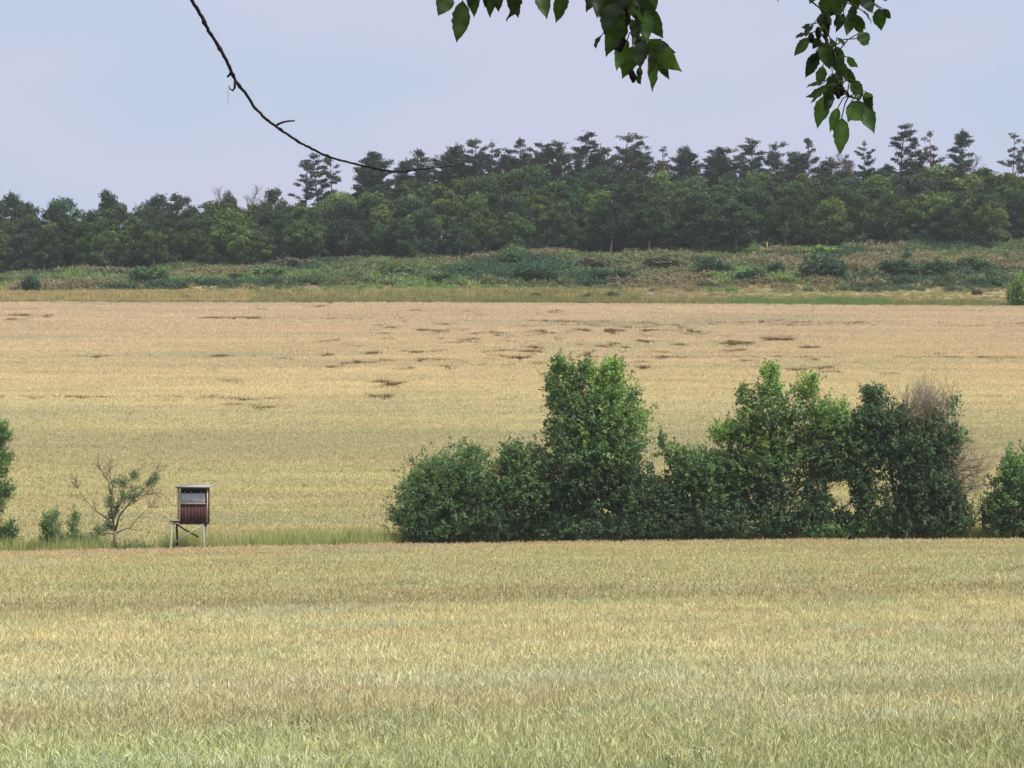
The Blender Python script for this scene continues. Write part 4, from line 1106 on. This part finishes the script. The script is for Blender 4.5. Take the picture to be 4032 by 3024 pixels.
# trees one can single out: (px, top py in the 2212 px view, distance, mesh, height of mesh, leaf colour, trunk colour, width factor, label)
NG, NDK, NRED = 1.45 * lin(62, 74, 60), 1.45 * lin(54, 67, 55), 1.2 * lin(84, 76, 72)
TB = lin(96, 80, 70)
pick = [
 (20, 412, 436, 'b0', NG * 1.05, .8, 'broadleaf tree with a rounded crown at the left end of the skyline'),
 (66, 424, 436, 'b3', NG * 1.05, .8, 'second skyline tree from the left end with gaps beneath its crown'),
 (126, 424, 438, 'b5', lin(68, 92, 74), 1.0, 'domed skyline tree left of the tall knobbed one'),
 (226, 406, 438, 'b7', lin(64, 86, 66), .75, 'tall narrow knob-topped tree on the left skyline'),
 (335, 414, 440, 'b2', NG * 1.1, .9, 'flat-topped tree left of the spreading one on the left skyline'),
 (400, 410, 440, 'b8', lin(80, 98, 76), 1.0, 'spreading pale-topped tree on the left skyline'),
 (488, 412, 441, 'b1', NG * 1.1, .6, 'slim skyline tree beside bare twigs left of the feathery one'),
 (585, 398, 441, 'b6', lin(84, 100, 84), .7, 'feathery thin-leaved tree on the skyline before the first pine'),
 (660, 352, 444, 'p4', NG, .9, 'grey thin-topped pine left of the first tall pine pair'),
 (692, 334, 446, 'p0', NDK, .85, 'first tall pine from the left, rising above the wood'),
 (722, 340, 446, 'p1', NDK, .7, 'pine standing close against the right of the first tall pine'),
 (795, 334, 447, 'p5', NDK, .95, 'broad pine crossed by the low end of the bare hanging twig'),
 (822, 326, 447, 'p2', NDK, .9, 'pine with upright shoots just above the bare hanging twig'),
 (862, 340, 447, 'p3', NDK, .7, 'small pine right of the one with upright shoots'),
 (905, 338, 448, 'p6', NDK, .8, 'low pine behind the thin right end of the bare twig'),
 (986, 306, 449, 'p3', NDK, .75, 'narrow cone-shaped pine at the tip of the bare twig'),
 (1034, 300, 449, 'p1', NDK, .9, 'open pine leaning right next to the narrow cone-shaped one'),
 (1060, 306, 450, 'p6', NDK, .8, 'pointed pine left of the middle of the skyline'),
 (1098, 322, 449, 'p0', NDK, .8, 'shorter pine between the pointed ones at mid skyline'),
 (1132, 300, 450, 'p2', NDK, .75, 'pine with a single pointed leader left of the darkest pine'),
 (1172, 309, 450, 'p5', NDK, .9, 'broad dark pine two places left of the darkest pine'),
 (1216, 306, 450, 'p0', NDK, 1.0, 'flat-topped pine touching the left of the darkest pine'),
 (1266, 287, 446, 'p5', NDK * .85, .85, 'darkest pine with its black trunk showing at mid skyline'),
 (1305, 318, 450, 'p1', NDK, .8, 'short pine just right of the darkest pine'),
 (1340, 288, 450, 'p4', NG, 1.0, 'thin-crowned pine right of the middle with gaps in its top'),
 (1376, 304, 451, 'p2', NDK, .8, 'pine with a slim pointed tip left of the reddish dying pine'),
 (1436, 318, 451, 'r', NRED, .7, 'small reddish dying pine right of the middle of the skyline'),
 (1486, 324, 450, 'p3', NDK, .8, 'small dark pine right of the reddish dying one'),
 (1536, 318, 450, 'p5', NDK, .95, 'broad layered pine left of the flat-topped group'),
 (1566, 316, 451, 'p4', NDK, .9, 'layered pine with upturned branch ends'),
 (1620, 302, 450, 'p0', NG, 1.0, 'flat-topped pine with two spreading crowns'),
 (1682, 306, 450, 'p4', NG, .85, 'sloping-topped pine right of the flat-topped one'),
 (1754, 297, 451, 'p2', NDK, .75, 'slender right-leaning pine left of the hanging leaf tip'),
 (1834, 334, 451, 'd', NRED, .6, 'nearly dead reddish pine just right of the hanging leaf tip'),
 (1868, 304, 451, 'p6', NDK, .75, 'small pine between the reddish stump and the tallest pine'),
 (1938, 269, 450, 'p0', NDK, 1.0, 'tallest pine on the right skyline with drooping layers'),
 (1980, 298, 450, 'p1', NDK, .8, 'narrow pine squeezed between the tallest and the dying red pine'),
 (2018, 284, 451, 'r', NRED, .85, 'dying pine with rusty branches right of the tallest pine'),
 (2076, 281, 450, 'p3', NDK, .95, 'dense column-like pine with a right-slanting top'),
 (2188, 289, 450, 'r', NG, .85, 'pine with a rusty middle near the right edge of the skyline'),
 (2216, 300, 451, 'p6', NDK, .8, 'last pine, cut by the right edge of the skyline'),
 (640, 492, 397, 'b4', lin(96, 116, 70), .9, 'yellowish green round tree low in the left half of the wood'),
 (520, 488, 384, 'b2', lin(100, 122, 70), .95, 'light green tree with a pale straight stem at the left wood edge'),
 (1256, 398, 424, 'b6', lin(72, 118, 70), .7, 'brighter fresh green tree below the darkest pine'),
 (1100, 418, 414, 'b2', lin(92, 112, 66), .9, 'light green tree high in the wood left of the middle'),
 (1290, 452, 398, 'b0', lin(90, 112, 66), .9, 'light green tree in the middle of the wood'),
 (900, 420, 414, 'b5', lin(92, 112, 74), .8, 'tree with a pale tuft in the middle left of the wood'),
 (690, 478, 384, 'b3', lin(80, 100, 68), .85, 'tree with a tall pale stem left of the two thin stems'),
 (255, 520, 384, 'b4', lin(66, 84, 64), .9, 'dark tree with a slanting pale stem at the left wood edge'),
 (822, 480, 385, 'b0', lin(72, 92, 66), .8, 'tree with thin pale stem in the shade under the broad twig-crossed pine'),
 (1810, 452, 386, 'b1', lin(74, 92, 74), 1.0, 'greyish tree with a lone pale trunk at the right wood edge'),
 (2110, 398, 420, 'b7', lin(92, 112, 68), 1.1, 'broad light green tree high on the right of the wood'),
]
for (px2, top, Yt, kind, col, wf, label) in pick:
    pos = place(px2 * K, Yt)
    H = P(px2 * K, top * K, Yt)[2] - pos[2]
    m = broad[int(kind[1:])] if kind[0] == 'b' else red_pine if kind == 'r' else dead_pine if kind == 'd' else pines[int(kind[1:])]
    H0 = 10.6 if kind[0] == 'b' else 16.35
    sc_ = H / H0
    tree_copy('broadleaf_tree' if kind[0] == 'b' else 'pine_tree', m, pos, H, H0, col, lin(158, 152, 130) if 'pale' in label else TB, label,
              GR_W if kind[0] == 'b' else 'pines rising along the skyline', wid=sc_ * wf * (1.0 if kind[0] == 'b' else 1.35 if px2 < 1800 else 1.15), lift=1.25 if kind[0] == 'b' and px2 > 440 or kind in ('b5', 'b7') else 1.0)
# lower pines that fill the back of the skyline
for px2 in np.concatenate([np.arange(775, 1800, 33), np.arange(1830, 2230, 80)]):
    px2 = px2 + rs.uniform(-14, 14)
    top = np.interp(px2, [760, 800, 900, 1000, 1700, 1800, 2230], [372, 350, 344, 330, 324, 342, 358]) + rs.uniform(-16, 22)
    Yt = 455 + rs.uniform(-1.5, 3)
    pos = place(px2 * K, Yt); H = P(px2 * K, top * K, Yt)[2] - pos[2]
    tree_copy('pine_tree', dense_pines[rs.randint(0, 4)], pos, H, 16.35, NDK * rs.uniform(.9, 1.2), TB, 'low dark skyline pine ' + near_mark(px2, 'beside').replace('left beside', 'just left of').replace('right beside', 'just right of'), 'pines rising along the skyline', wid=H / 16.35 * 1.45)
# grey leafless tree tops on the skyline
for px2, top, lab in ((475, 408, 'leafless grey tree top on the left skyline'), (545, 404, 'second leafless grey tree top, nearer the feathery tree'), (1822, 332, 'leafless grey tree top beside the hanging leaf tip'), (2106, 340, 'leafless grey tree top right of the column-like pine')):
    Yt = 446; pos = place(px2 * K, Yt); H = P(px2 * K, top * K, Yt)[2] - pos[2]
    o = bpy.data.objects.new('dead_tree', snag_mesh); COL.objects.link(o); o.location = pos; o.scale = (H / 10.2 * .8, H / 10.2 * .8, H / 10.2)
    o.rotation_euler = (0, 0, rs.uniform(0, 6)); o.color = tuple(lin(120, 112, 112)) + (1,)
    tag(o, lab, 'dead tree', 'leafless tops on the skyline')

# ------------------------------------------------------------------ branches of the tree overhead
rs = np.random.RandomState(51)
NY = 4.0
def leaf_proto(i):
    r = np.random.RandomState(100 + i)
    n = 13
    t = np.linspace(0, 1, n)
    w = np.interp(t, [0, .06, .18, .34, .5, .66, .8, .9, .96, 1], [.02, .2, .40, .5, .49, .40, .25, .11, .04, .0])
    ser = np.where(np.arange(n) % 2 == 0, 1.0, .93); ser[0] = ser[-1] = 1
    wl = w * ser * r.uniform(.92, 1.05, n); wr = w * ser[::-1] * r.uniform(.92, 1.05, n)
    bend = r.uniform(-.22, .22); fold = r.uniform(.05, .26); side = r.uniform(-.06, .06)
    zc = bend * t ** 2; xc = side * np.sin(t * math.pi)
    v = np.concatenate([np.stack([xc - wl, t, zc + wl * fold + .03 * np.sin(t * 17 + r.rand() * 6)], 1), np.stack([xc, t, zc], 1), np.stack([xc + wr, t, zc + wr * fold + .03 * np.sin(t * 15 + r.rand() * 6)], 1)])
    a = np.arange(n - 1)
    q = np.concatenate([np.stack([a, a + n, a + n + 1, a + 1], 1), np.stack([a + n, a + 2 * n, a + 2 * n + 1, a + n + 1], 1)])
    c = np.ones((3 * n, 3)); c[n:2 * n] = 1.35
    g = Geo(); g.add(v, [q], c)
    return g.mesh('leaf', M_NEARLEAF, True)
leafm = [leaf_proto(i) for i in range(7)]
LD, LM, LB = lin(42, 54, 34), lin(56, 76, 38), lin(76, 100, 50)
def hanging(label, anchor, stem, leaves, tf, seed, berries=(), dense=.85):
    """leaves: (base x, base y, tip x, tip y, width, tone) in the view tf maps to photograph pixels"""
    r = np.random.RandomState(seed)
    top = P(*anchor, NY)
    root = thing('leafy_branch', top, label, 'branch', 'leafy branches hanging into the top of the picture')
    g = Geo()
    sp = []
    for (x, y) in stem:
        c = P(*tf(x, y), NY) - top; c[1] = r.uniform(-.03, .03); sp.append(c)
    full = [np.array([sp[0][0] * .7, .05, sp[0][2] + .35]), *sp] if stem else []
    fine = []
    for i in range(len(full) - 1):
        for f in np.linspace(0, 1, 4)[:-1]: fine.append(full[i] * (1 - f) + full[i + 1] * f + r.randn(3) * .0012)
    fine.append(full[-1]); fine = np.array(fine)
    g.tube(fine, np.linspace(.0042, .0014, len(fine)), 6, lin(58, 50, 38))
    k = F / NY
    extra = []
    for (bx, by, tx, ty, w, tone) in leaves:
        if r.rand() < dense and w > 60 and by < 1100:
            f = r.uniform(.5, .8); ox, oy = r.uniform(-60, 60), r.uniform(-70, 40); a_ = r.uniform(-.7, .7)
            dx_, dy_ = (tx - bx) * f, (ty - by) * f
            extra.append((bx + ox * .6, by + oy, bx + ox * .6 + dx_ * math.cos(a_) - dy_ * math.sin(a_), by + oy + dx_ * math.sin(a_) + dy_ * math.cos(a_), w * f, 0 if r.rand() < .7 else 1))
    for (bx, by, tx, ty, w, tone) in list(leaves) + extra:
        B = P(*tf(bx, by), NY) - top; T = P(*tf(tx, ty), NY) - top
        L0 = np.linalg.norm(T - B)
        dep = r.uniform(-.045, .045)
        B[1] += dep; T[1] += dep + r.uniform(-.35, .35) * L0
        ax = T - B; L = np.linalg.norm(ax); ax /= L
        n0 = np.array([0, -1.0, 0]); n0 -= ax * n0.dot(ax); n0 /= np.linalg.norm(n0)
        s0 = np.cross(ax, n0)
        a = r.uniform(-.55, .55) if w > 75 else r.choice([-1, 1]) * 1.05
        nn_ = n0 * math.cos(a) + s0 * math.sin(a); ss_ = np.cross(ax, nn_)
        wm = 1.04 * (w / tf.scale) / k / max(abs(math.cos(a)), .5)
        M = Matrix((tuple(ss_ * wm) + (0,), tuple(ax * L) + (0,), tuple(nn_ * L) + (0,), (0, 0, 0, 1))).transposed()
        M.translation = Vector(B)
        o = bpy.data.objects.new('leaf', leafm[r.randint(0, 7)]); COL.objects.link(o)
        o.parent = root; o.matrix_local = M
        o.color = tuple({0: LD, 1: LM, 2: LB}[tone] * r.uniform(.85, 1.15)) + (1,)
        j = np.argmin(np.linalg.norm(fine - B, axis=1))
        mid = (fine[j] + B) / 2 + np.array([0, 0, .006])
        g.tube([fine[j], mid, B], [.0011, .0009, .0008], 4, lin(70, 74, 40))
    for (x, y, r_) in berries:
        c = P(*tf(x, y), NY) - top
        for _ in range(3):
            cc = c + r.randn(3) * .004
            g.tube([cc + [0, 0, .007], cc + [0, 0, .004], cc, cc - [0, 0, .006], cc - [0, 0, .008]], [.001, .004, .005, .003, .001], 5, lin(46, 36, 40))
    g.obj('twig', M_TWIG, root, True)
    return root
class TF:
    def __init__(s, ox, oy, sc): s.ox, s.oy, s.scale = ox, oy, sc
    def __call__(s, x, y): return (s.ox + x / s.scale, s.oy + y / s.scale)
t8 = TF(1650, 0, 2.011)
hanging('sparse row of leaf tips hanging left of the larger leaf clusters', (2000, -120), [(640, -260), (520, -190), (380, -130), (240, -120)],
        [(222, -120, 152, 100, 150, 1), (345, 5, 297, 330, 145, 1), (430, -150, 436, 108, 110, 1), (415, -140, 400, 40, 90, 0), (530, -150, 560, 124, 110, 1), (600, -160, 645, 78, 120, 0), (560, -190, 520, 60, 90, 1),
         (790, -70, 685, 165, 62, 0), (740, -120, 790, 100, 110, 0), (950, -130, 1015, 155, 125, 1), (1160, -120, 1088, 150, 122, 1), (500, -160, 470, 70, 100, 0)], t8, 1, (), 0.0)
hanging('dense middle cluster of drooping leaves with small dark buds', (2470, -120), [(1640, -240), (1620, -60), (1650, 120), (1700, 280), (1760, 420), (1740, 590)],
        [(1385, -150, 1330, 98, 110, 0), (1400, -60, 1402, 195, 105, 0), (1520, -120, 1430, 110, 130, 1), (1590, 130, 1475, 460, 150, 1), (1560, 60, 1440, 300, 150, 0), (1450, 250, 1402, 370, 40, 0), (1600, -100, 1640, 205, 150, 1),
         (1520, 20, 1560, 330, 140, 0), (1650, 310, 1568, 572, 105, 2), (1700, 330, 1640, 592, 140, 1), (1770, 350, 1738, 582, 130, 0), (1840, 390, 1856, 695, 92, 2), (1820, 290, 2060, 560, 165, 2), (1780, 10, 1948, 268, 150, 1),
         (1745, 60, 1795, 345, 150, 1), (1700, -110, 1740, 170, 150, 1), (1850, -110, 1850, 120, 120, 1), (1890, 400, 2004, 608, 80, 0), (1680, 180, 1730, 360, 80, 0), (1700, 300, 1790, 500, 120, 1), (1660, 130, 1600, 330, 60, 0),
         (1740, 590, 1752, 684, 44, 0), (1640, -60, 1560, 160, 140, 0), (1560, -140, 1480, 40, 120, 0)], t8, 2, [(1590, 370, 1), (1720, 620, 1)], .75)
tc_ = TF(2950, 0, 2.675)
hanging('longest leafy branch hanging nearly down to the pines on the right', (3360, -120), [(1130, -320), (1080, -60), (960, 60), (850, 160), (825, 300), (830, 440), (880, 620), (930, 800), (955, 960), (1060, 1020), (1150, 1060)],
        [(262, -150, 274, 72, 82, 0), (700, -110, 612, 82, 112, 0), (850, -90, 800, 185, 190, 1), (965, -110, 955, 140, 190, 1), (900, -60, 880, 190, 150, 1), (1200, -70, 1310, 125, 165, 0), (1130, -120, 1160, 80, 130, 1), (1260, -100, 1320, 60, 110, 0),
         (1405, 40, 1437, 270, 140, 1), (1110, 90, 1040, 358, 130, 1), (1150, 120, 1205, 345, 115, 1), (1170, 150, 1295, 252, 48, 0), (1150, 370, 1210, 515, 150, 1), (655, 280, 578, 425, 68, 0), (615, 405, 465, 600, 112, 1), (780, 160, 735, 305, 105, 0),
         (965, 185, 888, 385, 84, 0), (830, 200, 840, 400, 80, 0), (760, 380, 680, 500, 90, 0), (870, 400, 890, 510, 60, 0), (920, 470, 1022, 645, 100, 1), (1005, 650, 1178, 866, 112, 0), (745, 510, 620, 778, 140, 0), (745, 500, 830, 765, 150, 1),
         (880, 640, 1000, 852, 130, 0), (740, 740, 700, 950, 120, 1), (900, 780, 925, 965, 140, 0), (1060, 880, 1198, 1020, 140, 1), (800, 900, 602, 1030, 66, 1), (790, 960, 630, 1118, 66, 1), (860, 960, 720, 1308, 165, 2), (840, 880, 800, 1080, 150, 1),
         (910, 930, 890, 1020, 80, 0), (1180, 1020, 1288, 1062, 56, 1), (1185, 1040, 1328, 1412, 185, 1), (990, 1180, 1172, 1305, 170, 2), (1120, 1090, 1030, 1300, 130, 2), (940, 1130, 858, 1375, 112, 2), (985, 1230, 952, 1630, 172, 2),
         (1050, 1100, 1180, 1260, 150, 1), (1400, -60, 1420, 40, 70, 0)], tc_, 3, [(870, 610, 1), (715, 362, 1), (945, 980, 1)])

# bare twig
t2 = TF(700, 0, 1.843)
tw = [(60, -200), (80, -60), (100, 0), (180, 130), (210, 210), (270, 290), (325, 390), (370, 490), (400, 560), (470, 640), (530, 740), (610, 820), (700, 882), (820, 965), (930, 1022), (1060, 1082), (1180, 1114), (1320, 1142), (1450, 1170), (1560, 1183), (1650, 1172), (1760, 1152), (1900, 1138), (2010, 1118)]
top = P(*t2(60, -200), NY)
root = thing('bare_twig', top, 'long bare dark twig curving down across the left of the sky', 'twig')
def tp(x, y, dy=0.0):
    c = P(*t2(x, y), NY) - top; c[1] += dy; return c
rs = np.random.RandomState(4)
pts = np.array([tp(x, y, i * .006) for i, (x, y) in enumerate(tw)])
s1 = np.linspace(0, len(pts) - 1, 130)
fine = np.stack([np.interp(s1, np.arange(len(pts)), pts[:, j]) for j in range(3)], 1)
for _ in range(4): fine[1:-1] = (fine[:-2] + fine[1:-1] * 2 + fine[2:]) / 4
fine[1:-1] += rs.randn(128, 3) * .0003
rad = np.interp(np.linspace(0, 1, 130), [0, .3, .6, .8, 1], [.0027, .0024, .0017, .0015, .0006]) * (1 + .07 * rs.randn(130).clip(-1.5, 1.5))
for f_ in (18, 30, 41, 47, 68, 74, 84, 105): rad[f_] *= 1.4
TWC = lin(46, 38, 40)
g = Geo(); g.tube(fine, rad, 7, TWC)
g.obj('stem', M_TWIG, root, True)
def side(ps, r0, r1):
    g = Geo(); g.tube([tp(x, y, .045) for x, y in ps], np.linspace(r0, r1, len(ps)), 5, TWC); g.obj('side_shoot', M_TWIG, root, True)
side([(366, 488), (352, 508), (335, 526)], .0022, .0016)
side([(392, 556), (390, 605), (375, 626), (356, 612), (348, 588)], .0022, .0006)
side([(698, 878), (745, 857), (790, 848), (832, 847)], .0019, .0011)
side([(340, 625), (342, 670), (338, 715)], .0003, .0002)

# small white-flowered weed at the near edge of the grain
b = place(2735, 25.3)
wd = thing('flowering_weed', b, 'low green weed with tiny white flowers at the bottom edge', 'plant')
rs = np.random.RandomState(8)
g = mound(rs, .24, .80, 170, 8, .06, .016, HG, .9); g.obj('foliage', M_HERB, wd)
g = Geo()
for _ in range(26):
    x = rs.uniform(-.26, .22); c = np.array([x, rs.uniform(-.15, .15), .93 + rs.uniform(-.05, .06)])
    d = rnd_dirs(rs, 5) * .016
    g.leaves(c + d, d * 40 + .01, np.tile([0, -.5, 1.0], (5, 1)), .016, .010, np.tile(lin(236, 232, 214), (5, 1)))
    g.tube([c - [0, 0, .3], c], [.002, .0015], 3, lin(110, 124, 74))
g.obj('flowers', M_HERB, wd)

# ------------------------------------------------------------------ thin summer haze
g = Geo(); g.box((-1600, -60, -3), (3200, 0, 0), (0, 1100, 0), (0, 0, 83), (1, 1, 1))
M_HAZE = bpy.data.materials.new('haze'); M_HAZE.use_nodes = True
hn = M_HAZE.node_tree; hn.nodes.clear()
ho = hn.nodes.new('ShaderNodeOutputMaterial'); hv = hn.nodes.new('ShaderNodeVolumePrincipled')
hv.inputs['Density'].default_value = 0.00014
hv.inputs['Color'].default_value = (0.86, 0.91, 1.0, 1)
hn.links.new(hv.outputs[0], ho.inputs['Volume'])
tag(g.obj('haze', M_HAZE), 'thin pale summer haze', kind='stuff')
